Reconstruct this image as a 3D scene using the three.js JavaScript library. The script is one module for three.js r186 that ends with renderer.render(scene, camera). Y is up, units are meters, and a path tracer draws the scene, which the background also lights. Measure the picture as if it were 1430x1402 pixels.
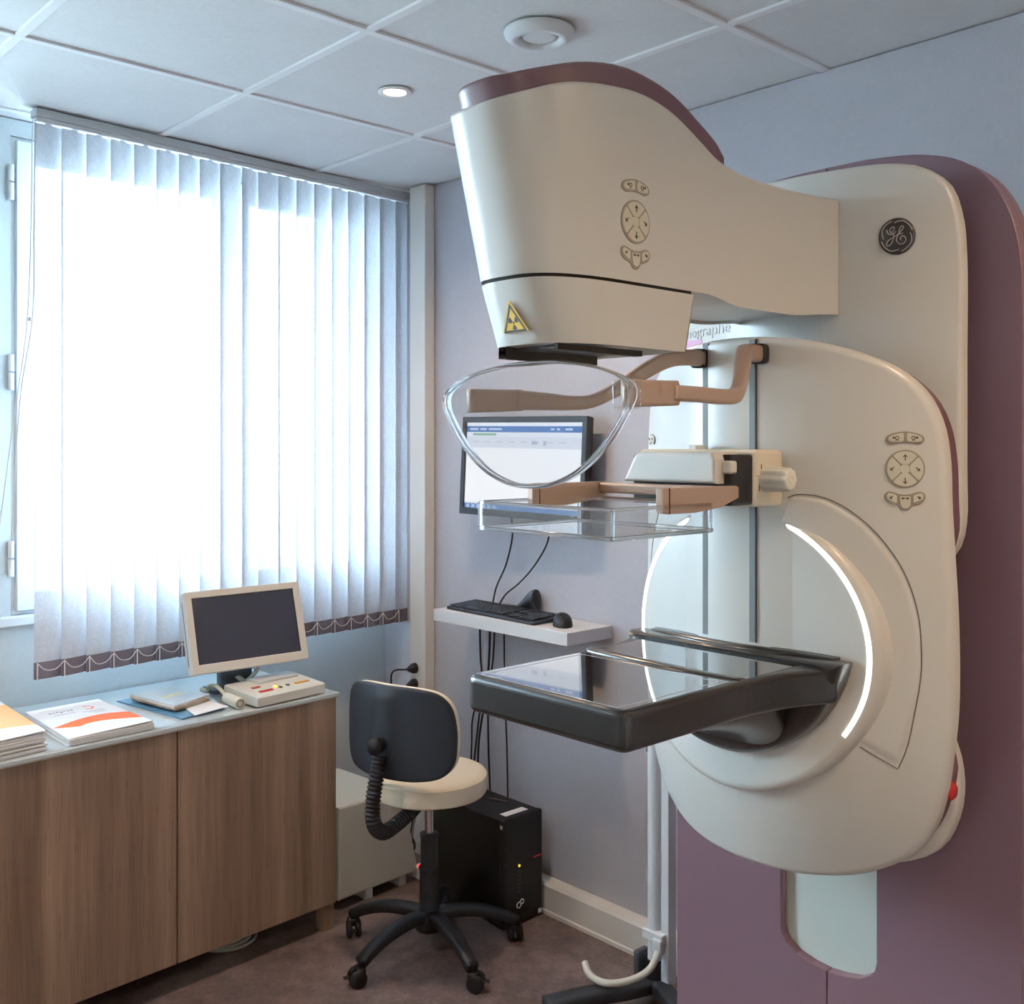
import * as THREE from 'three';
import { RoundedBoxGeometry } from 'three/addons/geometries/RoundedBoxGeometry.js';
import { mergeGeometries } from 'three/addons/utils/BufferGeometryUtils.js';
import { RectAreaLightUniformsLib } from 'three/addons/lights/RectAreaLightUniformsLib.js';
import { FontLoader } from 'three/addons/loaders/FontLoader.js';
import { TextGeometry } from 'three/addons/geometries/TextGeometry.js';

// ------------------------------------------------------------------ camera, sky, exposure
const scene = new THREE.Scene();
const camera = new THREE.PerspectiveCamera(2 * Math.atan(701 / 1450) * 180 / Math.PI, 1430 / 1402, 0.05, 60);
camera.position.set(3.4173, 1.552, 2.4659);
camera.rotation.set(0, 0.8237, 0);
camera.setViewOffset(1430, 1402, 0, 79, 1430, 1402);          // lens shift: verticals stay vertical
camera.updateProjectionMatrix();
const SKY = 36;
scene.background = new THREE.Color().setRGB(0.63, 0.87, 1.05);
scene.backgroundIntensity = SKY;
const renderer = new THREE.WebGLRenderer({ antialias: true });
renderer.toneMapping = THREE.LinearToneMapping;
renderer.toneMappingExposure = 1.28;
renderer.shadowMap.enabled = true;
RectAreaLightUniformsLib.init();
const LAMP = new THREE.Color().setRGB(1.0, 0.71, 0.45), LAMP_POWER = 3.4;
const H = 2.54, WB = 0.0589;                                   // ceiling height; the window wall is turned by this angle

// ------------------------------------------------------------------ helpers
let seed = 7;
const rnd = () => { seed = (seed * 16807) % 2147483647; return seed / 2147483647; };
const V = (x, y, z) => new THREE.Vector3(x, y, z);
const lerp = (a, b, t) => a + (b - a) * t;
const smooth = (a, b, x) => { const t = Math.min(1, Math.max(0, (x - a) / (b - a))); return t * t * (3 - 2 * t); };
const interp = (T, x) => { if (x <= T[0][0]) return T[0][1]; for (let i = 1; i < T.length; i++) if (x <= T[i][0]) return lerp(T[i - 1][1], T[i][1], (x - T[i - 1][0]) / (T[i][0] - T[i - 1][0])); return T[T.length - 1][1]; };
const interpS = (T, x) => { const n = T.length; if (x <= T[0][0]) return T[0][1]; if (x >= T[n - 1][0]) return T[n - 1][1]; let i = 1; while (x > T[i][0]) i++; const h = T[i][0] - T[i - 1][0], t = (x - T[i - 1][0]) / h, sl = (k) => k <= 0 ? (T[1][1] - T[0][1]) / (T[1][0] - T[0][0]) : k >= n - 1 ? (T[n - 1][1] - T[n - 2][1]) / (T[n - 1][0] - T[n - 2][0]) : (T[k + 1][1] - T[k - 1][1]) / (T[k + 1][0] - T[k - 1][0]); const a = sl(i - 1) * h, b = sl(i) * h, t2 = t * t, t3 = t2 * t; return (2 * t3 - 3 * t2 + 1) * T[i - 1][1] + (t3 - 2 * t2 + t) * a + (3 * t2 - 2 * t3) * T[i][1] + (t3 - t2) * b; };
const C = (hex) => new THREE.Color(hex);
function mat(color, roughness = 0.5, extra = {}) { return new THREE.MeshPhysicalMaterial({ color: typeof color === 'string' ? C(color) : color, roughness, ...extra }); }
const taken = {};
function numbered(n) { if (!(n in taken)) { taken[n] = 0; return n; } taken[n]++; return n + '_' + String(taken[n]).padStart(3, '0'); }
function shadows(o) { o.castShadow = true; o.receiveShadow = true; return o; }
function part(name, geo, m, parent) {
  const g = Array.isArray(geo) ? merged(geo) : geo;
  const o = shadows(new THREE.Mesh(g, m)); o.name = name; parent.add(o); return o;
}
function merged(list) {
  const gs = list.map((g) => { const q = g.index ? g.toNonIndexed() : g.clone(); for (const k of Object.keys(q.attributes)) if (!['position', 'normal', 'uv'].includes(k)) q.deleteAttribute(k); if (!q.attributes.uv) q.setAttribute('uv', new THREE.BufferAttribute(new Float32Array(q.attributes.position.count * 2), 2)); q.clearGroups(); return q; });
  return mergeGeometries(gs);
}
function thing(name, label, category, pos = [0, 0, 0], turn = 0, group) {
  const o = new THREE.Group(); o.name = numbered(name); o.position.set(...pos); o.rotation.y = turn;
  o.userData = { label, category }; if (group) o.userData.group = group; scene.add(o); return o;
}
function single(name, geo, m, label, category, group) {
  const o = part(numbered(name), geo, m, scene); o.userData = { label, category }; if (group) o.userData.group = group; return o;
}
function struct(name, geo, m, label) {
  const o = part(name, geo, m, scene); o.userData = { kind: 'structure', label, category: name.split('_')[0] }; return o;
}
const at = (g, x, y, z) => { g.translate(x, y, z); return g; };
const box = (w, h, d, x = 0, y = 0, z = 0) => at(new THREE.BoxGeometry(w, h, d), x, y, z);
const bx = (x0, x1, y0, y1, z0, z1) => box(x1 - x0, y1 - y0, z1 - z0, (x0 + x1) / 2, (y0 + y1) / 2, (z0 + z1) / 2);
const rb = (w, h, d, r, x = 0, y = 0, z = 0, s = 3) => at(new RoundedBoxGeometry(w, h, d, s, r), x, y, z);
const rbx = (x0, x1, y0, y1, z0, z1, r, s = 3) => rb(x1 - x0, y1 - y0, z1 - z0, r, (x0 + x1) / 2, (y0 + y1) / 2, (z0 + z1) / 2, s);
const cyl = (r, h, x = 0, y = 0, z = 0, n = 32, r2 = r) => at(new THREE.CylinderGeometry(r2, r, h, n), x, y, z);
function tube(pts, r, n = 48, k = 8) { return new THREE.TubeGeometry(new THREE.CatmullRomCurve3(pts.map((p) => V(...p)), false, 'centripetal'), n, r, k, false); }
function lathe(pts, n = 48) { return new THREE.LatheGeometry(pts.map((p) => new THREE.Vector2(p[0], p[1])), n); }
function poly(pts) { const s = new THREE.Shape(); s.moveTo(...pts[0]); for (let i = 1; i < pts.length; i++) s.lineTo(...pts[i]); s.closePath(); return s; }
function extr(shape, depth, bevel = 0, seg = 2, cs = 12) { return new THREE.ExtrudeGeometry(shape, { depth: depth - 2 * bevel, bevelEnabled: bevel > 0, bevelThickness: bevel, bevelSize: bevel, bevelOffset: -bevel, bevelSegments: seg, curveSegments: cs }).translate(0, 0, bevel); }
function rrect(x0, x1, y0, y1, r) { const s = new THREE.Shape(); s.moveTo(x0 + r, y0); s.lineTo(x1 - r, y0); s.quadraticCurveTo(x1, y0, x1, y0 + r); s.lineTo(x1, y1 - r); s.quadraticCurveTo(x1, y1, x1 - r, y1); s.lineTo(x0 + r, y1); s.quadraticCurveTo(x0, y1, x0, y1 - r); s.lineTo(x0, y0 + r); s.quadraticCurveTo(x0, y0, x0 + r, y0); return s; }
// rows of points -> smooth indexed surface
function grid(rows, closeU = false, flip = false) {
  const R = rows.length, N = rows[0].length, pos = [], uv = [], idx = [];
  rows.forEach((r, j) => r.forEach((p, i) => { pos.push(p[0], p[1], p[2]); uv.push(i / (N - 1), j / (R - 1)); }));
  const M = closeU ? N : N - 1;
  for (let j = 0; j < R - 1; j++) for (let i = 0; i < M; i++) {
    const a = j * N + i, b = j * N + (i + 1) % N, c = a + N, d = b + N;
    if (flip) idx.push(a, c, b, b, c, d); else idx.push(a, b, c, b, d, c);
  }
  const g = new THREE.BufferGeometry();
  g.setAttribute('position', new THREE.Float32BufferAttribute(pos, 3)); g.setAttribute('uv', new THREE.Float32BufferAttribute(uv, 2));
  g.setIndex(idx); g.computeVertexNormals(); return g;
}
function closedCurve(pts, n = 96) { const c = new THREE.CatmullRomCurve3(pts.map((p) => V(p[0], p[1], 0)), true, 'centripetal'); return c.getSpacedPoints(n).slice(0, n).map((p) => [p.x, p.y]); }
const mirror = (half) => [...half, ...half.slice().reverse().filter((p) => Math.abs(p[0]) > 1e-6).map((p) => [-p[0], p[1]])];
// panel over an outline (x, y, counter-clockwise), front face on z = zf(x, y), rounded rim, closed behind
function starPanel(outline, cx, cy, zf, thick, bevel = 0.006, rings = 14, bs = 5) {
  const rows = [], inset = outline.map(([x, y]) => 1 - bevel / Math.hypot(x - cx, y - cy));
  const P = (i, t, dz) => { const x = cx + (outline[i][0] - cx) * t, y = cy + (outline[i][1] - cy) * t; return [x, y, zf(x, y) - dz]; };
  const idx = outline.map((_, i) => i);
  for (let k = 0; k <= rings; k++) rows.push(idx.map((i) => P(i, Math.max(0.002, inset[i] * k / rings), 0)));
  for (let k = 1; k <= bs; k++) { const a = k / bs * Math.PI / 2; rows.push(idx.map((i) => P(i, inset[i] + (1 - inset[i]) * Math.sin(a), bevel * (1 - Math.cos(a))))); }
  rows.push(idx.map((i) => P(i, 1, thick)));
  rows.push(idx.map((i) => P(i, 0.998, thick)));
  rows.push(idx.map((i) => P(i, 0.5, thick)));
  rows.push(idx.map((i) => P(i, 0.002, thick)));
  return grid(rows, true, true);
}
// rounded-rectangle section swept along a path; w across, h up; fw, fh scale along t
function sweep(pts, w, h, r, n = 40, fs = () => [1, 1], up = V(0, 1, 0)) {
  const c = new THREE.CatmullRomCurve3(pts.map((p) => V(...p)), false, 'centripetal'), rows = [], S = 24;
  for (let j = 0; j <= n; j++) {
    const t = j / n, p = c.getPointAt(t), T = c.getTangentAt(t), X = V().crossVectors(T, up).normalize(), Y = V().crossVectors(X, T).normalize(), [sw, sh] = fs(t);
    const sec = []; for (let i = 0; i < S; i++) { const a = i / S * 2 * Math.PI, e = 2 / r, cx = Math.cos(a), sx = Math.sin(a); const x = Math.sign(cx) * Math.abs(cx) ** e * w / 2 * sw, y = Math.sign(sx) * Math.abs(sx) ** e * h / 2 * sh; sec.push([p.x + X.x * x + Y.x * y, p.y + X.y * x + Y.y * y, p.z + X.z * x + Y.z * y]); }
    if (j === 0) rows.push(sec.map(() => [p.x, p.y, p.z]));
    rows.push(sec);
    if (j === n) rows.push(sec.map(() => [p.x, p.y, p.z]));
  }
  return grid(rows, true);
}
// noise textures
function hash(x, y, s) { let h = (x * 374761393 + y * 668265263 + s * 982451653) | 0; h = Math.imul(h ^ (h >>> 13), 1274126177); return ((h ^ (h >>> 16)) >>> 0) / 4294967295; }
function vnoise(x, y, px, py, s) { const xi = Math.floor(x), yi = Math.floor(y), fx = x - xi, fy = y - yi, u = fx * fx * (3 - 2 * fx), v = fy * fy * (3 - 2 * fy), m = (a, p) => ((a % p) + p) % p; const q = (i, j) => hash(m(xi + i, px), m(yi + j, py), s); return lerp(lerp(q(0, 0), q(1, 0), u), lerp(q(0, 1), q(1, 1), u), v); }
function dataTex(n, m, fn, srgb = true) {
  const d = new Uint8Array(n * m * 4);
  for (let y = 0; y < m; y++) for (let x = 0; x < n; x++) { const c = fn(x / n, y / m, x, y), k = (y * n + x) * 4; d[k] = c[0]; d[k + 1] = c[1]; d[k + 2] = c[2]; d[k + 3] = 255; }
  const t = new THREE.DataTexture(d, n, m); t.wrapS = t.wrapT = THREE.RepeatWrapping; t.magFilter = THREE.LinearFilter; t.minFilter = THREE.LinearMipmapLinearFilter; t.generateMipmaps = true; if (srgb) t.colorSpace = THREE.SRGBColorSpace; t.needsUpdate = true; return t;
}
function canvasTex(w, h, draw) { const c = document.createElement('canvas'); c.width = w; c.height = h; draw(c.getContext('2d'), w, h); const t = new THREE.CanvasTexture(c); t.colorSpace = THREE.SRGBColorSpace; return t; }
const mixc = (a, b, t) => [lerp(a[0], b[0], t), lerp(a[1], b[1], t), lerp(a[2], b[2], t)];
// uv in metres from the dominant axis
function metreUV(g, s = 1, ox = 0, oy = 0) {
  const q = g.index ? g.toNonIndexed() : g; const p = q.attributes.position, uv = new Float32Array(p.count * 2);
  for (let f = 0; f < p.count; f += 3) {
    const a = V().fromBufferAttribute(p, f), b = V().fromBufferAttribute(p, f + 1), c = V().fromBufferAttribute(p, f + 2), n = b.clone().sub(a).cross(c.clone().sub(a));
    const ax = Math.abs(n.x), ay = Math.abs(n.y), az = Math.abs(n.z);
    [a, b, c].forEach((v, k) => { const [u, w] = ax >= ay && ax >= az ? [v.z, v.y] : az >= ay ? [v.x, v.y] : [v.x, v.z]; uv[(f + k) * 2] = u * s + ox; uv[(f + k) * 2 + 1] = w * s + oy; });
  }
  q.setAttribute('uv', new THREE.BufferAttribute(uv, 2)); return q;
}

// ------------------------------------------------------------------ materials
const fineNoise = dataTex(256, 256, (u, v) => { const a = 255 * (0.5 * vnoise(u * 128, v * 128, 128, 128, 1) + 0.5 * vnoise(u * 64, v * 64, 64, 64, 2)); return [a, a, a]; }, false);
const plasterTex = dataTex(512, 512, (u, v) => { const a = 0.4 * vnoise(u * 256, v * 256, 256, 256, 3) + 0.35 * vnoise(u * 90, v * 90, 90, 90, 4) + 0.25 * vnoise(u * 12, v * 12, 12, 12, 5); const k = 243 + 12 * a; return [k, k, k]; });
const woodTex = dataTex(1024, 1024, (u, v) => {
  const warp = 0.6 * vnoise(u * 6, v * 2, 6, 2, 11) + 0.25 * vnoise(u * 14, v * 4, 14, 4, 12);
  const w = u + 0.028 * (warp - 0.4);
  const band = vnoise(w * 14, v * 1, 14, 1, 13), med = vnoise(w * 46, v * 2, 46, 2, 14), fine = vnoise(w * 190, v * 6, 190, 6, 15), pore = vnoise(u * 420, v * 14, 420, 14, 16);
  let t = 0.5 * band + 0.26 * med + 0.16 * fine + 0.08 * pore; t = Math.min(1, Math.max(0, (t - 0.2) * 1.5));
  let c = mixc([122, 95, 76], [170, 139, 115], t); if (pore > 0.8 && fine < 0.45) c = mixc(c, [98, 78, 66], 0.4); return c;
});
const floorTex = dataTex(1024, 1024, (u, v) => {
  const a = vnoise(u * 10, v * 10, 10, 10, 21), b = vnoise(u * 34, v * 34, 34, 34, 22), c = vnoise(u * 120, v * 120, 120, 120, 23), d = vnoise(u * 300, v * 300, 300, 300, 24);
  const t = 0.3 * a + 0.3 * b + 0.22 * c + 0.18 * d; return mixc([92, 77, 74], [142, 123, 118], Math.min(1, Math.max(0, (t - 0.2) * 1.6)));
});
const fabricTex = dataTex(512, 1024, (u, v, x, y) => { const a = vnoise(u * 256, v * 60, 256, 60, 31), b = vnoise(u * 60, v * 400, 60, 400, 32), c = vnoise(u * 18, v * 18, 18, 18, 33); const k = 208 + 30 * a + 14 * b + 6 * c; return [k, k, k]; });
const carbonTex = dataTex(256, 256, (u, v) => { const a = vnoise(u * 128, v * 128, 128, 128, 41) > 0.72 ? 1 : 0; const k = 40 + 26 * a; return [k, k * 0.94, k * 0.9]; });
const rep = (t, a, b) => { const q = t.clone(); q.repeat.set(a, b); q.needsUpdate = true; return q; };

const M = {
  wallLilac: mat('#c1bfc7', 0.75, { map: plasterTex }),
  wallWhite: mat('#cfd6d8', 0.8, { map: plasterTex }),
  wallCream: mat('#efe9de', 0.8, { map: plasterTex }),
  wallFront: mat('#efeeea', 0.8, { map: plasterTex }),
  ceiling: mat('#e6e8ea', 0.8, { map: plasterTex }),
  tbar: mat('#eef0f2', 0.5),
  floor: mat('#ffffff', 0.42, { map: floorTex }),
  upvc: mat('#dfe3e6', 0.35),
  trim: mat('#e6e3de', 0.4),
  glass: new THREE.MeshPhysicalMaterial({ color: 0xffffff, roughness: 0, transmission: 1, thickness: 0, ior: 1.5 }),
  slat: mat('#d5d8e0', 0.86, { transmission: 0.2, thickness: 0, map: fabricTex, side: THREE.DoubleSide }),
  hem: mat('#77707a', 0.85),
  alu: mat('#c9ced2', 0.4, { metalness: 0.1 }),
  bead: mat('#d9d9d9', 0.5),
  wood: mat('#ffffff', 0.5, { map: woodTex }),
  woodDark: mat('#7d6351', 0.6),
  glassTop: mat('#cdd9dc', 0.06, { clearcoat: 1, clearcoatRoughness: 0.02 }),
  white: mat('#cec9c2', 0.36, { clearcoat: 0.25, clearcoatRoughness: 0.25, roughnessMap: null }),
  purple: mat('#80626c', 0.42, { clearcoat: 0.1, clearcoatRoughness: 0.3 }),
  capPurple: mat('#6d4a50', 0.38, { clearcoat: 0.2, clearcoatRoughness: 0.25 }),
  copper: mat('#b89d8b', 0.34, { metalness: 0.4 }),
  black: mat('#17161a', 0.5),
  blackPlastic: mat('#1d1e22', 0.45),
  softBlack: mat('#262a31', 0.62),
  gloss: mat('#8c8078', 0.3, { map: rep(carbonTex, 1, 1), clearcoat: 0.6, clearcoatRoughness: 0.12 }),
  glossTop: mat('#22211f', 0.06, { clearcoat: 1, clearcoatRoughness: 0.02 }),
  greyRail: mat('#7b7d7c', 0.4, { metalness: 0.2 }),
  darkRail: mat('#3a332e', 0.45),
  key: mat('#cbc4b2', 0.5),
  groove: mat('#989081', 0.6),
  ink: mat('#4a453d', 0.6),
  acrylic: new THREE.MeshPhysicalMaterial({ color: 0xfdfeff, roughness: 0.02, transmission: 1, thickness: 0, ior: 1.5 }),
  acrylicTray: new THREE.MeshPhysicalMaterial({ color: 0xfafcfd, roughness: 0.03, transmission: 0.98, thickness: 0, ior: 1.5 }),
  acrylicEdge: new THREE.MeshPhysicalMaterial({ color: 0xf6fafc, roughness: 0.05, transmission: 1, thickness: 0.01, ior: 1.38 }),
  cream: mat('#eadbc2', 0.55),
  creamPlastic: mat('#d8d5c9', 0.45),
  chrome: mat('#c8c8cc', 0.18, { metalness: 1 }),
  paper: mat('#e9e9ec', 0.7),
  seal: mat('#2a2623', 0.7),
  red: mat('#b3201c', 0.35),
};

// ------------------------------------------------------------------ room shell
const RX = 4.4, RZ = 4.0;
struct('floor', metreUV(bx(-0.5, RX + 0.2, -0.12, 0, -0.25, RZ + 0.2), 0.8), M.floor, 'mottled beige-brown vinyl floor');
{
  const back = struct('wall_back', metreUV(bx(-0.6, RX + 0.2, 0, H, -0.25, 0), 1), M.wallLilac, 'lilac-grey painted wall behind the machine');
  struct('wall_right', metreUV(bx(RX, RX + 0.2, 0, H, 0, RZ), 1), M.wallCream, 'cream painted wall out of view on the right');
  struct('wall_front', metreUV(bx(0.2, RX + 0.2, 0, H, RZ, RZ + 0.2), 1), M.wallFront, 'pale wall behind the viewpoint');
}
// window wall, local frame: x = into the room, z = along the wall away from the corner
const WS0 = 0.09, WS1 = 1.447, WY0 = 1.037, WY1 = 2.489, WS2 = 1.85, WS3 = 2.85;
const wallWin = struct('wall_left', [
  metreUV(bx(-0.3, 0, 0, WY0, 0, 4.75)), metreUV(bx(-0.3, 0, WY1, H, 0, 4.75)),
  metreUV(bx(-0.3, 0, WY0, WY1, 0, WS0)), metreUV(bx(-0.3, 0, WY0, WY1, WS1, WS2)), metreUV(bx(-0.3, 0, WY0, WY1, WS3, 4.75)),
], M.wallWhite, 'pale blue-white wall with the window');
wallWin.rotation.y = WB;
function windowUnit(name, s0, s1, label) {
  const w = new THREE.Group(); w.name = name; w.rotation.y = WB; scene.add(w);
  w.userData = { kind: 'structure', label, category: 'window' };
  const F = 0.03, mid = lerp(s0, s1, 0.44);
  const fr = (a, b, y0, y1, t, n0, n1) => [rbx(n0, n1, y0, y1, a, a + t, 0.004, 2), rbx(n0, n1, y0, y1, b - t, b, 0.004, 2), rbx(n0, n1, y0, y0 + t, a + t - 0.004, b - t + 0.004, 0.004, 2), rbx(n0, n1, y1 - t, y1, a + t - 0.004, b - t + 0.004, 0.004, 2)];
  part('window_frame', fr(s0, s1, WY0, WY1, F, -0.07, -0.005), M.upvc, w);
  for (const [a, b] of [[s0 + 0.012, mid - 0.002], [mid + 0.002, s1 - 0.012]]) {
    const c = part('casement', fr(a, b, WY0 + 0.012, WY1 - 0.012, 0.055, -0.055, 0.014), M.upvc, w);
    part('pane', bx(-0.025, -0.019, WY0 + 0.06, WY1 - 0.06, a + 0.05, b - 0.05), M.glass, c);
  }
  for (const y of [2.345, 1.772, 1.211]) part('hinge', [cyl(0.009, 0.05, 0.012, y + 0.028, s1 + 0.004, 16), cyl(0.009, 0.05, 0.012, y - 0.028, s1 + 0.004, 16)], M.upvc, w);
  part('window_sill', rbx(-0.01, 0.025, WY0 - 0.03, WY0 - 0.001, s0 - 0.05, s1 + 0.09, 0.004), M.upvc, w);
}
windowUnit('window_1', WS0, WS1, 'white two-leaf window behind the vertical blind');
windowUnit('window_2', WS2, WS3, 'second white window of the same wall, out of view to the left');
struct('outdoor_ground', bx(-70, 70, -1.3, -1.2, -40, 70), mat('#b2b1ac', 0.95), 'pale paved ground outside the window');
// ceiling: tiles of 0.6 m in a T-bar grid
{
  const c = new THREE.Group(); c.name = 'ceiling'; scene.add(c); c.userData = { kind: 'structure', label: 'suspended ceiling of square white tiles', category: 'ceiling' };
  part('ceiling_slab', bx(-0.6, RX + 0.2, H + 0.06, H + 0.16, -0.25, RZ + 0.2), M.ceiling, c);
  const xs = [-0.33], zs = [-0.12]; for (let k = 0; ; k++) { const x = 0.1676 + 0.6 * k; if (x >= RX) break; xs.push(x); } xs.push(RX + 0.1);
  for (let k = 0; ; k++) { const z = 0.436 + 0.6 * k; if (z >= RZ) break; zs.push(z); } zs.push(RZ + 0.1);
  const cache = {};
  for (let i = 0; i < xs.length - 1; i++) for (let j = 0; j < zs.length - 1; j++) {
    const w = xs[i + 1] - xs[i] - 0.004, d = zs[j + 1] - zs[j] - 0.004, key = w.toFixed(3) + d.toFixed(3);
    const t = part('ceiling_tile', cache[key] ??= metreUV(box(w, 0.016, d, 0, 0.012, 0)), M.ceiling, c); t.position.set((xs[i] + xs[i + 1]) / 2, H, (zs[j] + zs[j + 1]) / 2);
  }
  for (const x of xs.slice(1, -1)) part('grid_bar', rbx(x - 0.012, x + 0.012, H - 0.003, H + 0.006, -0.1, RZ + 0.1, 0.002, 2), M.tbar, c);
  for (const z of zs.slice(1, -1)) part('grid_bar', rbx(-0.3, RX + 0.1, H - 0.0025, H + 0.0065, z - 0.012, z + 0.012, 0.002, 2), M.tbar, c);
}
// corner duct and skirting duct
struct('trim_1', rbx(0.231, 0.326, 0, H - 0.002, 0.002, 0.05, 0.004), M.trim, 'white vertical cable duct in the corner');
{
  const p = [[0.002, 0], [0.05, 0], [0.05, 0.012], [0.046, 0.016], [0.046, 0.092], [0.04, 0.102], [0.002, 0.106]];
  const s = extr(poly(p.map(([z, y]) => [-z, y]).reverse()), 4.6, 0); s.rotateY(Math.PI / 2); s.translate(0.33, 0, 0);
  const o = struct('baseboard_back', s, M.trim, 'off-white cable duct running along the foot of the lilac wall'); o.geometry.computeVertexNormals();
}

// ------------------------------------------------------------------ ceiling fittings
const lampCover = mat('#ffe2b8', 0.5, { emissive: new THREE.Color().setRGB(1, 0.82, 0.58), emissiveIntensity: 5 });
function downlight(x, z, label) {
  const t = thing('ceiling_downlight', label, 'lamp', [x, H, z], 0, 'recessed ceiling downlights');
  part('trim_ring', lathe([[0.03, 0.004], [0.031, -0.002], [0.036, -0.005], [0.046, -0.003], [0.047, 0.001], [0.03, 0.004]], 40), M.tbar, t);
  part('lamp_glass', lathe([[0.0001, -0.0035], [0.02, -0.0035], [0.031, -0.002], [0.031, 0.003], [0.0001, 0.003]], 32), lampCover, t);
  const s = new THREE.SpotLight(LAMP, LAMP_POWER, 0, 1.35, 0.6, 2); s.position.set(0, -0.012, 0); s.target.position.set(0, -1, 0); s.castShadow = true; s.shadow.radius = 1.8; s.name = 'downlight_beam'; t.add(s, s.target);
}
downlight(1.067, 0.736, 'lit recessed downlight in the ceiling tile between the blind and the machine head');
downlight(3.4676, 0.736, 'lit recessed downlight in the ceiling right of the machine');
downlight(3.4676, 1.936, 'lit recessed downlight in the ceiling over the right side of the room');
downlight(1.067, 2.536, 'lit recessed downlight in the ceiling over the long cabinet');
{
  const t = thing('ceiling_vent', 'round white ventilation valve in the ceiling above the machine head', 'vent', [1.645, H - 0.003, 0.736]);
  part('vent_ring', lathe([[0.046, 0.002], [0.047, -0.012], [0.055, -0.022], [0.068, -0.021], [0.082, -0.010], [0.085, -0.002], [0.084, 0.002]]), M.upvc, t);
  part('vent_disc', lathe([[0.0001, -0.014], [0.036, -0.014], [0.041, -0.011], [0.042, -0.005], [0.0001, -0.004]]), M.upvc, t);
  part('vent_throat', cyl(0.05, 0.004, 0, 0.001, 0), M.seal, t);
}

// ------------------------------------------------------------------ vertical blind
function blind(off, label) {
  const t = thing('vertical_blind', label, 'blind', V(Math.sin(WB) * off, 0, Math.cos(WB) * off).toArray(), WB, 'vertical blinds along the window wall');
  const n0 = 0.15, yTop = 2.497, yBot = 0.868, S = 19, pitch = 0.0757, W = 0.089;
  part('head_rail', [rbx(n0 - 0.022, n0 + 0.022, 2.513, 2.538, 0.01, 1.44, 0.003)], M.alu, t);
  part('rail_edge', [rbx(n0 - 0.017, n0 + 0.017, 2.5, 2.5135, 0.012, 1.438, 0.003)], M.upvc, t);
  const bend = 0.006, geoFor = (y0, y1, w, off) => { const rows = []; for (let j = 0; j <= 24; j++) { const y = lerp(y0, y1, j / 24), r = []; for (let i = 0; i <= 8; i++) { const u = i / 8 * 2 - 1; r.push([bend * (1 - u * u) + off, y, u * w / 2]); } rows.push(r); } return grid(rows); };
  const slatGeo = geoFor(yBot, yTop, W, 0);
  { const uv = slatGeo.attributes.uv; for (let i = 0; i < uv.count; i++) uv.setXY(i, uv.getX(i) * 0.5, uv.getY(i) * 4); }
  const hemF = geoFor(yBot - 0.002, yBot + 0.048, W + 0.001, 0.0022), hemB = geoFor(yBot - 0.002, yBot + 0.048, W + 0.001, -0.0022);
  { const ix = hemB.index.array; for (let i = 0; i < ix.length; i += 3) { const q = ix[i]; ix[i] = ix[i + 1]; ix[i + 1] = q; } hemB.computeVertexNormals(); }
  const hemGeo = merged([hemF, hemB]);
  let prev = null;
  for (let k = 0; k < S; k++) {
    const s = 1.395 - k * pitch, phi = 0.2 + (rnd() - 0.5) * 0.1 + (k === 9 ? 0.14 : 0) + (k === 10 ? -0.22 : 0) + (k === 0 ? -0.05 : 0);
    const slat = part('slat', slatGeo, M.slat, t); slat.position.set(n0, 0, s); slat.rotation.y = phi;
    part('weight', hemGeo, M.hem, slat);
    part('carrier', [rb(0.006, 0.02, 0.02, 0.002, 0, yTop + 0.002, 0)], M.upvc, slat);
    const here = [n0 + 0.004 + 0.012 + Math.sin(phi) * W * 0.46, 0.915, s + Math.cos(phi) * W * 0.46];
    if (prev) {
      const q = [[...prev], [lerp(prev[0], here[0], 0.33), 0.897 - rnd() * 0.01, lerp(prev[2], here[2], 0.3)], [lerp(prev[0], here[0], 0.67), 0.895 - rnd() * 0.006, lerp(prev[2], here[2], 0.68)], here];
      part('bead_chain', tube(q, 0.0013, 16, 6), M.bead, t);
    }
    part('chain_clip', rb(0.003, 0.05, 0.003, 0.001, here[0], 0.892, here[2]), M.bead, t);
    prev = here;
  }
  part('control_cord', [tube([[n0, 2.5, 1.442], [n0 + 0.002, 2.2, 1.447], [n0 + 0.004, 1.9, 1.46], [n0 + 0.004, 1.6, 1.50], [n0 + 0.004, 1.2, 1.55]], 0.0016, 60, 6), tube([[n0 + 0.012, 2.5, 1.438], [n0 + 0.01, 2.2, 1.442], [n0 + 0.01, 1.92, 1.447], [n0 + 0.012, 1.7, 1.48], [n0 + 0.012, 1.2, 1.51]], 0.0016, 60, 6), rb(0.008, 0.012, 0.008, 0.003, n0 + 0.006, 1.92, 1.452)], M.bead, t);
}
blind(0, 'grey fabric vertical blind hanging closed in front of the window');

// ------------------------------------------------------------------ low cabinets along the window wall
function cabinet(s0, s1, label, legs) {
  const t = thing('sideboard_cabinet', label, 'cabinet', [0, 0, 0], WB, 'wood-grain cabinets under the window');
  const woodAt = (g, o) => { const q = metreUV(g, 1 / 0.62, o, o * 0.37); return q; };
  part('body', woodAt(bx(0.03, 0.525, 0.085, 0.7418, s0 + 0.001, s1 - 0.001), 0.2), M.wood, t);
  part('door', woodAt(rbx(0.527, 0.545, 0.083, 0.7418, s0 + 0.0015, s1 - 0.0015, 0.0015, 2), s0 * 0.7 + 0.1), M.wood, t);
  for (const [n, s] of legs) part('leg', woodAt(bx(n - 0.02, n + 0.02, 0, 0.085, s - 0.02, s + 0.02), 0.5), M.wood, t);
}
cabinet(0.643, 1.195, 'wood-grain low cabinet standing under the control monitor', [[0.52, 0.67], [0.06, 0.67], [0.06, 1.17]]);
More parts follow.
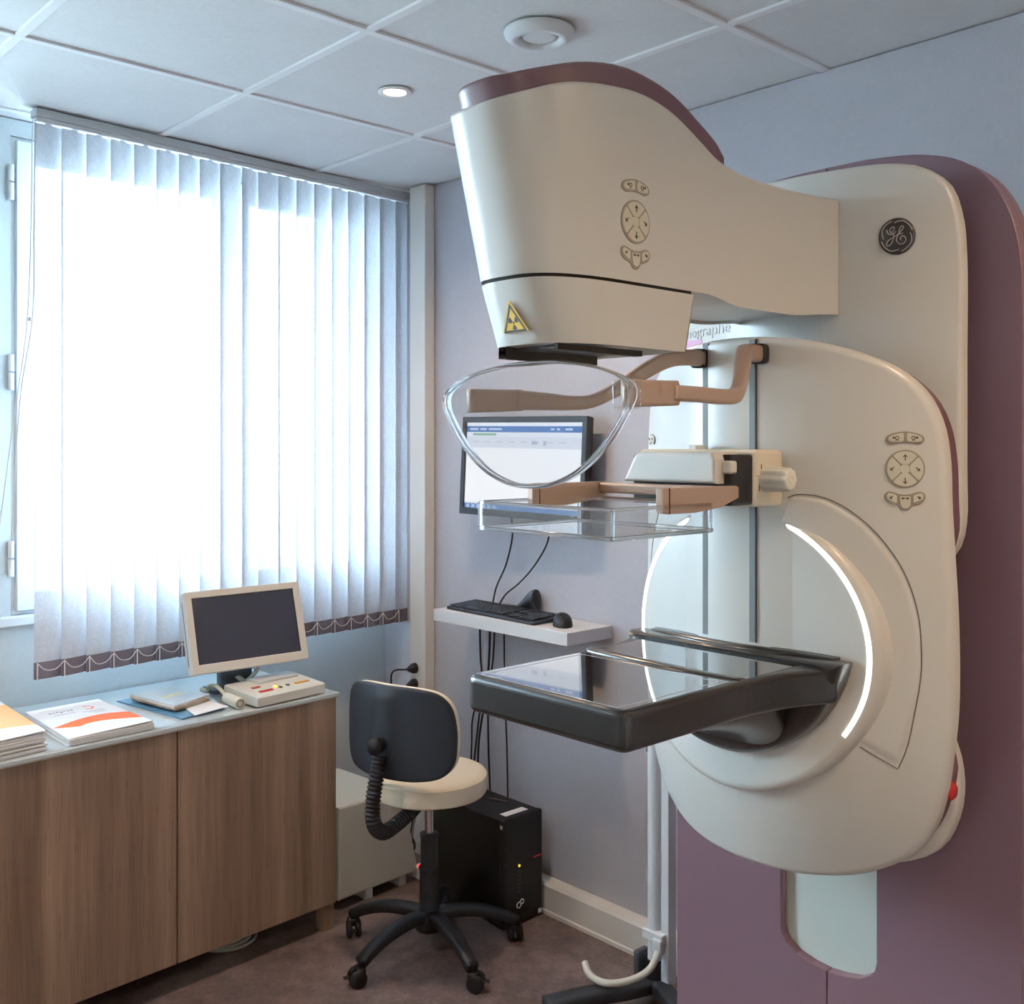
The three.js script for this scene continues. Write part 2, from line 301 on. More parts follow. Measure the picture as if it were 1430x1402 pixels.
cabinet(1.197, 1.75, 'wood-grain low cabinet under the brochures with orange print', [[0.52, 1.72], [0.06, 1.22], [0.06, 1.72]]);
cabinet(1.752, 2.3, 'wood-grain low cabinet at the far left beyond the brochures', [[0.52, 2.27], [0.06, 2.27], [0.06, 1.79]]);
{
  const o = single('worktop', rbx(0.005, 0.553, 0.747, 0.758, 0.636, 2.306, 0.0015, 2), M.glassTop, 'glossy white glass worktop on the wood-grain cabinets', 'worktop'); o.rotation.y = WB;
  const e = rbx(0.005, 0.549, 0.7425, 0.7468, 0.640, 2.302, 0.001, 2); part('edge_strip', e, mat('#c9b7a5', 0.5), o);
}
const TOPY = 0.7585;

// ------------------------------------------------------------------ mammography machine (x = 0 is its centre line)
const mach = thing('mammography_machine', 'white and mauve mammography machine with a tube head, black breast table and glowing ring', 'medical machine', [2.3, 0, 0]);
const zPlate = (x, y) => 0.89 - 1.5 * x * x - 0.75 * Math.max(0, 1.06 - y) ** 2;
const zOuter = (x, y) => 0.712 - 0.85 * x * x;
const zDisc = (x, y = 1.19) => 0.878 - 0.62 * x * x + 0.02 * (1 - smooth(0.94, 1.14, y));
{
  // column
  const half = [[0, 2.118], [0.1, 2.116], [0.2, 2.104], [0.27, 2.08], [0.325, 2.035], [0.362, 1.97], [0.38, 1.89], [0.384, 1.8], [0.384, 1.6]];
  const arcPts = new THREE.CatmullRomCurve3(half.map(([x, y]) => V(x, y, 0)), false, 'centripetal').getSpacedPoints(48).map((q) => [q.x, q.y]);
  const full = [[-0.384, 0], [0.384, 0], ...arcPts.slice().reverse(), ...arcPts.slice(1).map(([x, y]) => [-x, y])];
  const back = [[-0.33, 0], [0.33, 0], [0.33, 1.7], [0.31, 1.78], [0.26, 1.84], [0.2, 1.86], [-0.2, 1.86], [-0.26, 1.84], [-0.31, 1.78], [-0.33, 1.7]];
  const col = part('column', extr(poly(back), 0.41, 0.004), M.purple, mach); col.position.z = 0.09;
  const shell = part('column_shell', extr(poly(full), 0.035, 0.004), M.purple, mach); shell.position.z = 0.49;
  for (const sx of [1, -1]) {
    // front panel half with half of the slot cut out of it
    const sl = 0.108, pts = [[0.0012, 0.004], [0.384, 0.004], ...arcPts.slice(1).reverse(), [0.0012, 2.118], [0.0012, 1.2], [sl, 1.2], [sl, 0.535], [sl - 0.004, 0.518], [sl - 0.014, 0.506], [0.07, 0.491], [0.035, 0.483], [0.0012, 0.48]];
    const shape = poly(sx > 0 ? pts : pts.map(([x, y]) => [-x, y]).reverse());
    const pn = part('front_panel', extr(shape, 0.03, 0.0012, 1), M.purple, mach); pn.position.z = 0.526;
  }
  part('slot_plate', rbx(-0.125, 0.125, 0.46, 1.19, 0.5262, 0.534, 0.001, 1), mat('#cfd3cb', 0.45), mach);
  // carrier plate with the emblem
  const o1 = closedCurve(mirror([[0, 2.069], [0.1, 2.069], [0.19, 2.067], [0.245, 2.055], [0.285, 2.02], [0.302, 1.965], [0.3075, 1.9], [0.308, 1.7], [0.308, 1.5], [0.308, 1.42], [0.301, 1.375], [0.285, 1.34], [0.28, 1.2], [0.285, 1.05], [0.299, 1.0], [0.305, 0.945], [0.298, 0.885], [0.27, 0.825], [0.2, 0.79], [0.1, 0.775], [0, 0.772]]).reverse(), 160);
  part('carrier_plate', starPanel(o1, 0, 1.42, zOuter, 0.026, 0.009, 16, 6), M.white, mach);
  // front plate
  const o2 = closedCurve(mirror([[0, 1.748], [0.06, 1.746], [0.132, 1.737], [0.205, 1.715], [0.262, 1.684], [0.297, 1.643], [0.316, 1.592], [0.324, 1.53], [0.326, 1.45], [0.33, 1.35], [0.334, 1.24], [0.334, 1.1], [0.328, 1.02], [0.317, 0.945], [0.296, 0.882], [0.262, 0.836], [0.2, 0.8], [0.12, 0.782], [0, 0.776]]).reverse(), 150);
  part('front_plate', starPanel(o2, 0, 1.25, zPlate, 0.026, 0.011, 18, 6), M.white, mach);
  part('plate_core', starPanel(o2.map(([x, y]) => [x * (0.982 - 0.05 * smooth(0.98, 1.06, y) * (1 - smooth(1.33, 1.42, y))), 1.25 + (y - 1.25) * 0.985]), 0, 1.25, (x, y) => zPlate(x, y) - 0.022, 0.048, 0.003, 12, 3), M.capPurple, mach);
  // ring disc, light strips and cover panels
  const RC = 1.19, circ = (r, n = 96) => Array.from({ length: n }, (_, i) => { const a = -i / n * 2 * Math.PI; return [r * Math.cos(a), RC + r * Math.sin(a)]; });
  part('ring_disc', starPanel(circ(0.262), 0, RC, zDisc, 0.08, 0.016, 10, 6), M.white, mach);
  const strip = mat('#ffffff', 0.4, { emissive: new THREE.Color().setRGB(0.95, 1.0, 0.97), emissiveIntensity: 2.2 });
  for (const sx of [1, -1]) {
    const rows = [], n = 60; for (let j = 0; j <= n; j++) { const a = lerp(66, -32, j / n) * Math.PI / 180; rows.push([[0.2415, -0.004], [0.2425, 0.0015], [0.246, 0.0022], [0.2495, 0.0015], [0.2505, -0.004]].map(([r, dz]) => { const x = r * Math.cos(a); return [sx * x, RC + r * Math.sin(a), zDisc(x, RC + r * Math.sin(a)) + dz]; })); }
    part('light_strip', grid(rows, false, sx < 0), strip, mach);
    const T = [[-36, 0.327], [-32, 0.322], [-17, 0.302], [2, 0.297], [16, 0.303], [32, 0.314], [48, 0.322], [58, 0.319], [66, 0.302], [69, 0.285]], pr = [];
    for (let j = 0; j <= 60; j++) { const a0 = lerp(-35, 68, j / 60), a = a0 * Math.PI / 180, ro = interp(T, a0); const line = []; for (let i = 0; i <= 12; i++) { const q = i / 12, r = lerp(0.245, ro, q), x = r * Math.cos(a), y = RC + r * Math.sin(a), e = Math.min(1, Math.min(q / 0.02, (1 - q) / 0.001, (j) / 0.6, (60 - j) / 0.6)); line.push([sx * x, y, zPlate(x, y) + (i === 0 || i === 12 || j === 0 || j === 60 ? -0.004 : 0.0022)]); } pr.push(line); }
    const cp = part('cover_panel', grid(pr, false, sx < 0 ? false : true), M.white, mach);
    const jt = []; for (let j = 0; j <= 70; j++) { const a0 = lerp(-35.4, 68, j / 70), a = a0 * Math.PI / 180, ro = interpS(T, a0), x = ro * Math.cos(a), y = RC + ro * Math.sin(a); jt.push([sx * x, y, zPlate(x, y) + 0.0004]); }
    for (const [ang, rs] of [[-35.4, [0.32, 0.3, 0.28, 0.266]]]) for (const r of rs) { const a = ang * Math.PI / 180, x = r * Math.cos(a), y = RC + r * Math.sin(a); jt.unshift([sx * x, y, zPlate(x, y) + 0.0004]); }
    part('panel_joint', tube(jt, 0.0011, 160, 6), mat('#77716a', 0.7), cp);
  }
  // compression rails
  for (const sx of [-1, 1]) {
    const x = sx * 0.052 - 0.006;
    const r = part('rail', bx(x - 0.006, x + 0.006, 1.2, 1.742, 0.87, zPlate(x, 1.5) + 0.0012), M.greyRail, mach);
    part('rail_groove', bx(x + 0.0058, x + 0.0088, 1.2, 1.742, 0.87, zPlate(x, 1.5) + 0.0008), M.seal, r);
  }
  // red stop button on the flank
  const eb = part('stop_button', lathe([[0.0001, 0.022], [0.012, 0.021], [0.0165, 0.016], [0.0165, 0.011], [0.008, 0.008], [0.008, 0]], 32).rotateZ(-Math.PI / 2), M.red, mach); eb.position.set(0.302, 0.955, 0.69);
  // emblem on the carrier plate
  const ex = 0.211, ey = 1.931;
  const ed = part('emblem', lathe([[0.0001, 0.0035], [0.032, 0.0035], [0.0345, 0.0025], [0.036, 0.0005], [0.036, -0.006]], 48).rotateX(Math.PI / 2), mat('#2b2320', 0.35, { clearcoat: 0.6 }), mach);
  ed.scale.set(0.88, 0.93, 1); ed.position.set(ex, ey, zOuter(ex) + 0.0015); ed.rotation.y = Math.atan(1.7 * ex);
  const silver = mat('#b5aaa0', 0.35, { metalness: 0.5 });
  const Z = (list) => list.map(([a, b]) => { const u = (a - 700) / 300, v = (660 - b) / 345; return [u * 0.036 * 0.98, (v - 0.10 * u) * 0.036, 0.0036]; });
  const curves = [
    [[535, 555], [545, 605], [585, 638], [630, 632], [668, 600], [690, 572]],
    [[600, 612], [583, 575], [605, 520], [642, 492], [662, 515], [645, 560], [610, 602], [640, 625], [652, 665], [640, 730], [605, 810], [565, 848], [535, 842], [533, 805], [560, 755], [620, 705], [690, 655], [740, 600], [785, 545], [810, 495], [795, 474], [765, 488], [742, 545], [738, 595], [765, 615], [805, 606]],
    [[765, 615], [722, 645], [697, 705], [705, 765], [750, 810], [805, 800], [845, 755], [850, 705], [825, 665], [785, 662], [758, 695], [768, 742]],
  ];
  part('monogram', curves.map((q) => tube(Z(q), 0.0011, 80, 6)), silver, ed);
  for (let k = 0; k < 4; k++) { const p = []; for (let i = 0; i <= 12; i++) { const t = i / 12, a = 1.75 - k * Math.PI / 2 - t * 1.45, r = 0.0262 + 0.0048 * Math.min(1, t * 2.4); p.push([r * Math.cos(a), r * Math.sin(a), 0.0034]); } part('swirl', tube(p, 0.0011, 30, 6), silver, ed); }
}
const fontBold = await new FontLoader().loadAsync('fonts/droid/droid_sans_regular.typeface.json');
{
  const g = new TextGeometry('Senographe', { font: fontBold, size: 0.0188, depth: 0.0022, curveSegments: 5, bevelEnabled: false });
  g.scale(1.38, 1.05, 1); g.computeBoundingBox(); g.translate(-g.boundingBox.max.x - 0.137, 1.784, 0);
  const p = g.attributes.position; for (let i = 0; i < p.count; i++) p.setZ(i, p.getZ(i) + zOuter(p.getX(i)) - 0.0005); g.computeVertexNormals();
  part('raised_lettering', g, M.white, mach);
  const pk = starPanel(closedCurve([[-0.29, 1.777], [-0.26, 1.7785], [-0.235, 1.778], [-0.228, 1.776], [-0.228, 1.773], [-0.24, 1.768], [-0.26, 1.763], [-0.29, 1.757]].reverse(), 40), -0.26, 1.77, (x, y) => zOuter(x) + 0.001, 0.002, 0.0004, 4, 2);
  part('pink_mark', pk, mat('#d9a3c6', 0.5), mach);
}
// keypads: local x to the right, y up, z out of the surface
function keypad(parent, x, y, z, turn) {
  const K = 0.032, base = [], pod = (pts, n = 48) => poly(closedCurve(pts, n));
  const topPod = [[-0.98, 1.47], [-0.7, 1.32], [-0.3, 1.38], [0, 1.4], [0.3, 1.38], [0.7, 1.32], [0.98, 1.47], [0.95, 1.72], [0.7, 1.87], [0.3, 1.97], [0, 2.0], [-0.3, 1.97], [-0.7, 1.87], [-0.95, 1.72]];
  const lowPod = [[-1.05, -1.45], [-0.98, -1.28], [-0.8, -1.2], [-0.6, -1.23], [-0.3, -1.33], [0, -1.36], [0.3, -1.33], [0.6, -1.23], [0.8, -1.2], [0.98, -1.28], [1.05, -1.45], [0.95, -1.7], [0.7, -1.85], [0.38, -1.95], [0.2, -2.18], [0, -2.23], [-0.2, -2.18], [-0.38, -1.95], [-0.7, -1.85], [-0.95, -1.7]];
  const sc = (a, k = 1, cx = 0, cy = 0) => a.map(([u, v]) => [(cx + (u - cx) * k) * K, (cy + (v - cy) * k) * K]);
  base.push(extr(pod(sc(topPod)), 0.003, 0.0004, 1), extr(pod(sc(lowPod)), 0.003, 0.0004, 1), at(cyl(1.02 * K, 0.003, 0, 0, 0, 48).rotateX(Math.PI / 2), 0, 0, 0.0015));
  const p = part('keypad', base, M.groove, parent); p.position.set(x, y, z); p.rotation.y = turn;
  const key = (pts, n = 40) => part('key', extr(poly(closedCurve(pts.map(([u, v]) => [u * K, v * K]), n)), 0.0042, 0.0008, 2), M.key, p);
  key([[-0.86, 1.5], [-0.6, 1.43], [-0.1, 1.48], [-0.08, 1.55], [-0.08, 1.85], [-0.1, 1.9], [-0.6, 1.8], [-0.85, 1.66]]);
  key([[0.86, 1.5], [0.6, 1.43], [0.1, 1.48], [0.08, 1.55], [0.08, 1.85], [0.1, 1.9], [0.6, 1.8], [0.85, 1.66]]);
  for (let k = 0; k < 4; k++) { const a = k * Math.PI / 2, c = Math.cos(a), s = Math.sin(a); key([[0, 0.22], [0.2, 0.26], [0.4, 0.45], [0.6, 0.66], [0.58, 0.72], [0.32, 0.88], [0, 0.94], [-0.32, 0.88], [-0.58, 0.72], [-0.6, 0.66], [-0.4, 0.45], [-0.2, 0.26]].map(([u, v]) => [u * c - v * s, u * s + v * c])); }
  part('key_centre', at(cyl(0.36 * K, 0.0034, 0, 0, 0, 4).rotateX(Math.PI / 2).rotateZ(0), 0, 0, 0.0017), M.key, p);
  key([[-0.94, -1.44], [-0.85, -1.3], [-0.65, -1.32], [-0.42, -1.44], [-0.42, -1.6], [-0.44, -1.8], [-0.7, -1.72], [-0.88, -1.6]]);
  key([[0.94, -1.44], [0.85, -1.3], [0.65, -1.32], [0.42, -1.44], [0.42, -1.6], [0.44, -1.8], [0.7, -1.72], [0.88, -1.6]]);
  key([[-0.25, -1.47], [0, -1.46], [0.25, -1.47], [0.27, -1.8], [0.2, -2.02], [0, -2.1], [-0.2, -2.02], [-0.27, -1.8]]);
  const arrow = (u, v, a, s = 1) => { const L = 0.15 * s, g = [bx(-0.016 * K * 1.6, 0.016 * K * 1.6, -L * K, L * K, 0, 0.0006)]; for (const q of [-1, 1]) { const b = box(0.028 * K * 1.6, 0.17 * s * K, 0.0006, 0, -0.07 * s * K, 0.0003); b.rotateZ(q * 0.75); b.translate(0, L * K, 0); g.push(b); } const m = merged(g); m.rotateZ(a); m.translate(u * K, v * K, 0.0041); return m; };
  const ring = (u, v) => { const g = new THREE.TorusGeometry(0.085 * K, 0.02 * K, 6, 20); g.translate(u * K, v * K, 0.0042); return g; };
  part('symbols', [arrow(0, 0.6, 0), arrow(0, -0.62, Math.PI), arrow(-0.66, 0.02, 2.3, 0.8), arrow(0.64, 0, -2.3, 0.8), arrow(-0.7, -1.5, 2.3, 0.6), arrow(0.7, -1.5, -2.3, 0.6), ring(-0.42, 1.66), ring(0.42, 1.66), arrow(-0.56, 1.66, 1.3, 0.5), arrow(0.58, 1.66, -1.3, 0.5), arrow(-0.1, -1.56, 1.57, 0.5), arrow(0.1, -1.56, -1.57, 0.5), bx(-0.5 * K, -0.34 * K, 1.5 * K, 1.53 * K, 0.004, 0.0046), bx(0.34 * K, 0.5 * K, 1.5 * K, 1.53 * K, 0.004, 0.0046)], M.ink, p);
}
for (const sx of [1, -1]) keypad(mach, sx * 0.275, 1.512, zPlate(0.275, 1.5) - 0.0016, sx * Math.atan(3 * 0.275));
{
  // tube head: shell, cap and collimator
  const top = [[0.69, 2.013], [0.881, 2.007], [0.989, 2.009], [1.06, 2.021], [1.117, 2.047], [1.181, 2.073], [1.25, 2.085], [1.315, 2.083], [1.384, 2.074], [1.435, 2.062], [1.49, 2.043], [1.53, 2.03]];
  const capTop = [[1.02, 2.03], [1.033, 2.04], [1.049, 2.055], [1.097, 2.08], [1.162, 2.108], [1.232, 2.121], [1.298, 2.122], [1.376, 2.108], [1.449, 2.086], [1.5, 2.07]];
  const lean = (z, y) => 0.25 * (y - 1.795) * smooth(1.25, 1.43, z);
  // plan outline, x > 0 half from the back to the nose
  const plan = (w, zb, zs, zf, n = 4.2, flare = 0) => { const a = []; for (let i = 0; i < 34; i++) { const z = lerp(zb, zs, i / 34); a.push([w + (flare ? flare * (1 - smooth(zb, zb + 0.055, z)) : 0), z]); } for (let i = 0; i <= 30; i++) { const t = i / 30 * Math.PI / 2; a.push([w * Math.cos(t) ** (2 / n), zs + (zf - zs) * Math.sin(t) ** (2 / n)]); } a[a.length - 1][0] = 0; return a; };
  const loft = (half, yb, yt, ln, bev, rowsN = 14, bevB = bev, taper = () => 1) => {
    const all = [...half, ...half.slice(0, -1).reverse().map(([x, z]) => [-x, z])], rows = [];
    const zc = (half[0][1] + half[half.length - 1][1]) / 2, hz = (half[half.length - 1][1] - half[0][1]) / 2;
    const P = ([x, z], y, ins) => { const k = taper(y); const xx = x * k * (1 - ins / Math.max(0.05, half[2][0])); const zz = zc + (z - zc) * (1 - ins / hz); return [xx, y, zz + ln(z, y)]; };
    const smoothT = (p) => { const y0 = yb(p[1]), y1 = yt(p[1] + ln(p[1], yt(p[1]))); return [y0, y1]; };
    const L = [...[3, 2, 1, 0].map((k) => ['b', k / 3]), ...Array.from({ length: rowsN }, (_, i) => ['w', (i + 1) / (rowsN + 1)]), ...[0, 1, 2, 3].map((k) => ['t', k / 3])];
    for (const [kind, q] of L) rows.push(all.map((p) => { const [y0, y1] = smoothT(p); if (kind === 'w') return P(p, lerp(y0 + bevB, y1 - bev, q), 0); const a = q * Math.PI / 2; return kind === 'b' ? P(p, y0 + bevB * (1 - Math.sin(Math.PI / 2 - a)), bevB * (1 - Math.cos(a))) : P(p, y1 - bev * (1 - Math.sin(a)) , bev * (1 - Math.cos(a))); }));
    const side = grid(rows, true, true), N = all.length, capG = (row, flip) => { const r = []; for (let i = 0; i < half.length; i++) { const a = row[i], b = i === half.length - 1 ? a : row[N - 1 - i + 0]; const bb = i === half.length - 1 ? a : row[N - 1 - i]; r.push([0, 1, 2, 3, 4].map((k) => [0, 1, 2].map((c) => lerp(a[c], bb[c], k / 4)))); } return grid(r, false, flip); };
    return merged([side, capG(rows[0], true), capG(rows[rows.length - 1], false)]);
  };
  const yTopT = (z) => interpS(top, z), yBotShell = (z) => z > 1.1 ? 1.797 : lerp(1.784, 1.797, smooth(1.0, 1.1, z)) + 0.012 * (1 - smooth(0.7, 0.86, z));
  part('tube_head', loft(plan(0.1, 0.69, 1.28, 1.452, 3.0, 0.011), yBotShell, yTopT, lean, 0.007, 16, 0.006), M.white, mach);
  part('head_cap', loft(plan(0.087, 1.03, 1.27, 1.437, 3.0), (z) => yTopT(z) - 0.03, (z) => interpS(capTop, z), lean, 0.006, 6), M.capPurple, mach);
  const cs = part('cap_seam', rb(0.0016, 0.034, 0.006, 0.0005), M.seal, mach); cs.position.set(-0.03, 2.05, 1.4935); cs.rotation.set(0.24, -0.2, 0);
  const tp = (y) => lerp(0.955, 1.0, smooth(1.69, 1.80, y)), ln2 = (z, y) => 0.33 * (y - 1.795) * smooth(1.2, 1.4, z) - 0.18 * (y - 1.795) * (1 - smooth(1.13, 1.25, z));
  part('collimator', loft(plan(0.1, 1.127, 1.28, 1.45, 3.1), () => 1.7, () => 1.7925, ln2, 0.0015, 10, 0.012, tp), M.white, mach);
  part('joint_seal', loft(plan(0.096, 1.13, 1.28, 1.444, 3.1), () => 1.79, () => 1.799, () => 0, 0.001, 2), M.seal, mach);
  for (const x of [-0.062, 0.05]) part('filter_rail', [rbx(x - 0.004, x + 0.004, 1.6925, 1.7015, 1.2, 1.39, 0.001, 1), rbx(x - 0.012 * Math.sign(x), x + 0.004 * Math.sign(x), 1.6925, 1.6945, 1.2, 1.39, 0.0008, 1)], M.darkRail, mach);
  part('beam_window', bx(-0.05, 0.04, 1.698, 1.7015, 1.2, 1.38), mat('#3b3a3d', 0.3), mach);
  for (const sx of [1, -1]) keypad(mach, sx * 0.0985, 1.887, 1.272, sx * Math.PI / 2);
  // warning sign on the nose
  const signTex = canvasTex(512, 512, (g, w, h) => {
    g.fillStyle = '#e6b733'; g.fillRect(0, 0, w, h); g.strokeStyle = '#2a2420'; g.lineWidth = 34; g.lineJoin = 'miter'; g.beginPath(); g.moveTo(256, 78); g.lineTo(462, 440); g.lineTo(50, 440); g.closePath(); g.stroke();
    g.fillStyle = '#2a2420'; const cx = 256, cy = 322; g.beginPath(); g.arc(cx, cy, 17, 0, 7); g.fill();
    for (const a of [90, 210, 330]) { const A = a * Math.PI / 180; g.beginPath(); g.arc(cx, cy, 100, A - 0.5, A + 0.5); g.arc(cx, cy, 30, A + 0.5, A - 0.5, true); g.closePath(); g.fill(); }
  });
  const S = 0.054, tri = new THREE.Shape(); tri.moveTo(-0.44 * S, -0.4 * S); tri.quadraticCurveTo(-0.5 * S, -0.4 * S, -0.48 * S, -0.34 * S); tri.lineTo(-0.04 * S, 0.44 * S); tri.quadraticCurveTo(0, 0.5 * S, 0.04 * S, 0.44 * S); tri.lineTo(0.48 * S, -0.34 * S); tri.quadraticCurveTo(0.5 * S, -0.4 * S, 0.44 * S, -0.4 * S); tri.closePath();
  const sg = extr(tri, 0.001, 0, 1); { const p = sg.attributes.position, uv = sg.attributes.uv; for (let i = 0; i < p.count; i++) uv.setXY(i, p.getX(i) / S + 0.5, p.getY(i) / S + 0.5); }
  const sm = part('warning_sign', sg, mat('#ffffff', 0.5, { map: signTex }), mach); sm.userData.label = 'yellow triangular radiation warning sticker'; sm.position.set(0.006, 1.738, 1.4345); sm.rotation.set(0.32, 0, 0);
}
{
  // breast table
  const tb = part('breast_table', (() => {
    const s = new THREE.Shape(), w = (z) => 0.17 + 0.05 * Math.max(0, (1.12 - z) / 0.22) ** 2.2, R = [], L = [];
    for (let i = 0; i <= 24; i++) { const z = lerp(1.355, 0.9, i / 24); R.push([w(z), -z]); L.unshift([-w(z), -z]); }
    s.moveTo(-0.148, -1.377); s.lineTo(0.148, -1.377); s.quadraticCurveTo(0.17, -1.377, 0.17, -1.355); R.slice(1).forEach((q) => s.lineTo(...q)); L.forEach((q) => s.lineTo(...q)); s.quadraticCurveTo(-0.17, -1.377, -0.148, -1.377);
    const g = extr(s, 0.06, 0.011, 5, 10); g.rotateX(-Math.PI / 2); g.translate(0, 1.122, 0); return metreUV(g, 6);
  })(), M.gloss, mach);
  part('table_top', rbx(-0.16, 0.16, 1.1795, 1.1825, 1.112, 1.366, 0.001, 2), M.glossTop, tb);
  part('field_outline', [bx(-0.147, 0.147, 1.182, 1.1828, 1.3635, 1.365), bx(-0.147, -0.1455, 1.182, 1.1828, 1.125, 1.365), bx(0.1455, 0.147, 1.182, 1.1828, 1.125, 1.365), bx(-0.147, 0.147, 1.182, 1.1828, 1.125, 1.1265)], mat('#b9bcc0', 0.4), tb);
  part('rear_top', rbx(-0.165, 0.165, 1.1795, 1.1828, 0.89, 1.085, 0.001, 2), M.glossTop, tb);
  const lip = []; for (let i = 0; i <= 30; i++) { const x = lerp(-0.164, 0.164, i / 30); lip.push([x, 1.1815 - 0.004 * Math.max(0, x / 0.164), 1.098 - 0.012 * (x / 0.17) ** 2]); } part('table_lip', sweep(lip, 0.024, 0.014, 2.2, 40), M.gloss, tb);
  const rd = []; for (let i = 0; i <= 40; i++) { const x = lerp(-0.2, 0.2, i / 40); rd.push([x, 1.184 - 0.004 * (x / 0.2) ** 4, 0.891 - 0.66 * x * x]); } part('back_ridge', sweep(rd, 0.026, 0.022, 2.4, 50), M.gloss, tb);
  part('ridge_strip', sweep(rd.map(([x, y, z]) => [x, y + 0.009, z - 0.009]), 0.006, 0.006, 3, 50), mat('#565a58', 0.4), tb);
  // lower half disc and belly
  const hd = new THREE.Shape(); hd.absarc(0, 1.232, 0.232, Math.PI * 1.06, Math.PI * 1.94, false); hd.closePath();
  const g1 = extr(hd, 0.085, 0.03, 8, 40); g1.translate(0, 0, 0.84); part('hub', metreUV(g1, 6), M.gloss, tb);
  const rows = []; for (const [z, yb, w] of [[1.345, 1.128, 0.12], [1.33, 1.1225, 0.142], [1.25, 1.113, 0.148], [1.15, 1.099, 0.148], [1.05, 1.08, 0.146], [0.98, 1.058, 0.144], [0.93, 1.03, 0.142], [0.9, 1.02, 0.14]]) { const r = []; for (let i = 0; i <= 24; i++) { const a = i / 24 * Math.PI; r.push([-w * Math.sign(Math.cos(a)) * Math.abs(Math.cos(a)) ** 0.5, 1.14 - (1.14 - yb) * Math.abs(Math.sin(a)) ** 0.6, z]); } rows.push(r); }
  part('belly', grid(rows, false, true), M.gloss, tb);
  // round pictogram on the flank
  const pic = part('pictogram', at(cyl(0.0125, 0.0012, 0, 0, 0, 32).rotateZ(Math.PI / 2), 0, 0, 0), mat('#6f7072', 0.4), tb); pic.position.set(0.1762, 1.142, 0.985); pic.rotation.y = -0.1;
  const L = mat('#d9d9d6', 0.5); part('figure', [at(new THREE.SphereGeometry(0.0019, 12, 8), 0.0006, 0.0072, 0), sweepSeg([0.0008, 0.0045, 0], [0.0008, -0.0005, 0], 0.0012), sweepSeg([0.0008, 0.004, 0], [0.0008, -0.001, 0.0045], 0.0008), sweepSeg([0.0008, 0.004, 0], [0.0008, -0.001, -0.0045], 0.0008), sweepSeg([0.0008, -0.0005, 0], [0.0008, -0.008, 0.003], 0.001), sweepSeg([0.0008, -0.0005, 0], [0.0008, -0.008, -0.003], 0.001)], L, pic);
}
function sweepSeg(a, b, r) { return new THREE.TubeGeometry(new THREE.LineCurve3(V(...a), V(...b)), 1, r, 8, false); }
{
  // face shield on its two arms
  const half = [[0, 1.677], [0.05, 1.676], [0.092, 1.671], [0.13, 1.664], [0.162, 1.655], [0.188, 1.643], [0.2005, 1.632], [0.2, 1.615], [0.19, 1.597], [0.175, 1.577], [0.153, 1.552], [0.125, 1.528], [0.094, 1.509], [0.06, 1.496], [0.03, 1.4895], [0, 1.488]];
  const out = closedCurve(mirror(half).reverse(), 130), zS = (x) => 1.402 - 0.04 * x * x;
  const sh = part('face_shield', starPanel(out, 0, 1.59, zS, 0.003, 0.0008, 8, 2), M.acrylic, mach);
  sh.userData.label = 'clear lens-shaped face shield';
  const rim = out.map(([x, y]) => [x, y, zS(x) - 0.008]);
  const rows = [0, 1, 2, 3, 4, 5, 6, 7, 8].map((k) => { const a = k / 8 * 2 * Math.PI; return rim.map(([x, y, z]) => { const L = Math.hypot(x, y - 1.59), nx = x / L, ny = (y - 1.59) / L; return [x + nx * (0.0035 * Math.cos(a) - 0.003), y + ny * (0.0035 * Math.cos(a) - 0.003), z + 0.0095 * Math.sin(a)]; }); });
  part('shield_rim', grid(rows, true), M.acrylicEdge, sh);
  for (const sx of [-1, 1]) part('shield_clamp', rb(0.03, 0.042, 0.034, 0.006, sx * 0.178, 1.623, 1.381), M.acrylicTray, sh);
  for (const sx of [-1, 1]) {
    const x = sx * 0.166;
    part('arm_grip', sweep([[x, 1.6245, 1.372], [x, 1.6255, 1.34], [x, 1.6275, 1.28], [x, 1.6285, 1.258]], 0.014, 0.039, 5, 20, (q) => [1, 1 - 0.06 * q]), M.copper, sh);
    part('shield_arm', sweep([[x, 1.6285, 1.27], [x, 1.628, 1.2], [x * 0.98, 1.627, 1.14], [x * 0.93, 1.631, 1.095], [x * 0.8, 1.654, 1.05], [x * 0.62, 1.69, 1.0], [x * 0.5, 1.709, 0.965], [x * 0.42, 1.714, 0.93], [x * 0.38, 1.714, 0.893]], 0.02, 0.024, 4, 60, (t) => [1 + 0.35 * smooth(0.4, 0.7, t), 1 + 0.25 * smooth(0.4, 0.8, t) + (sx < 0 ? 0.4 * (1 - smooth(0.0, 0.45, t)) : 0)]), M.copper, sh);
    part('arm_seal', sweep([[x * 0.4, 1.714, 0.902], [x * 0.4, 1.714, 0.888]], 0.03, 0.036, 4, 2), M.black, sh);
  }
}
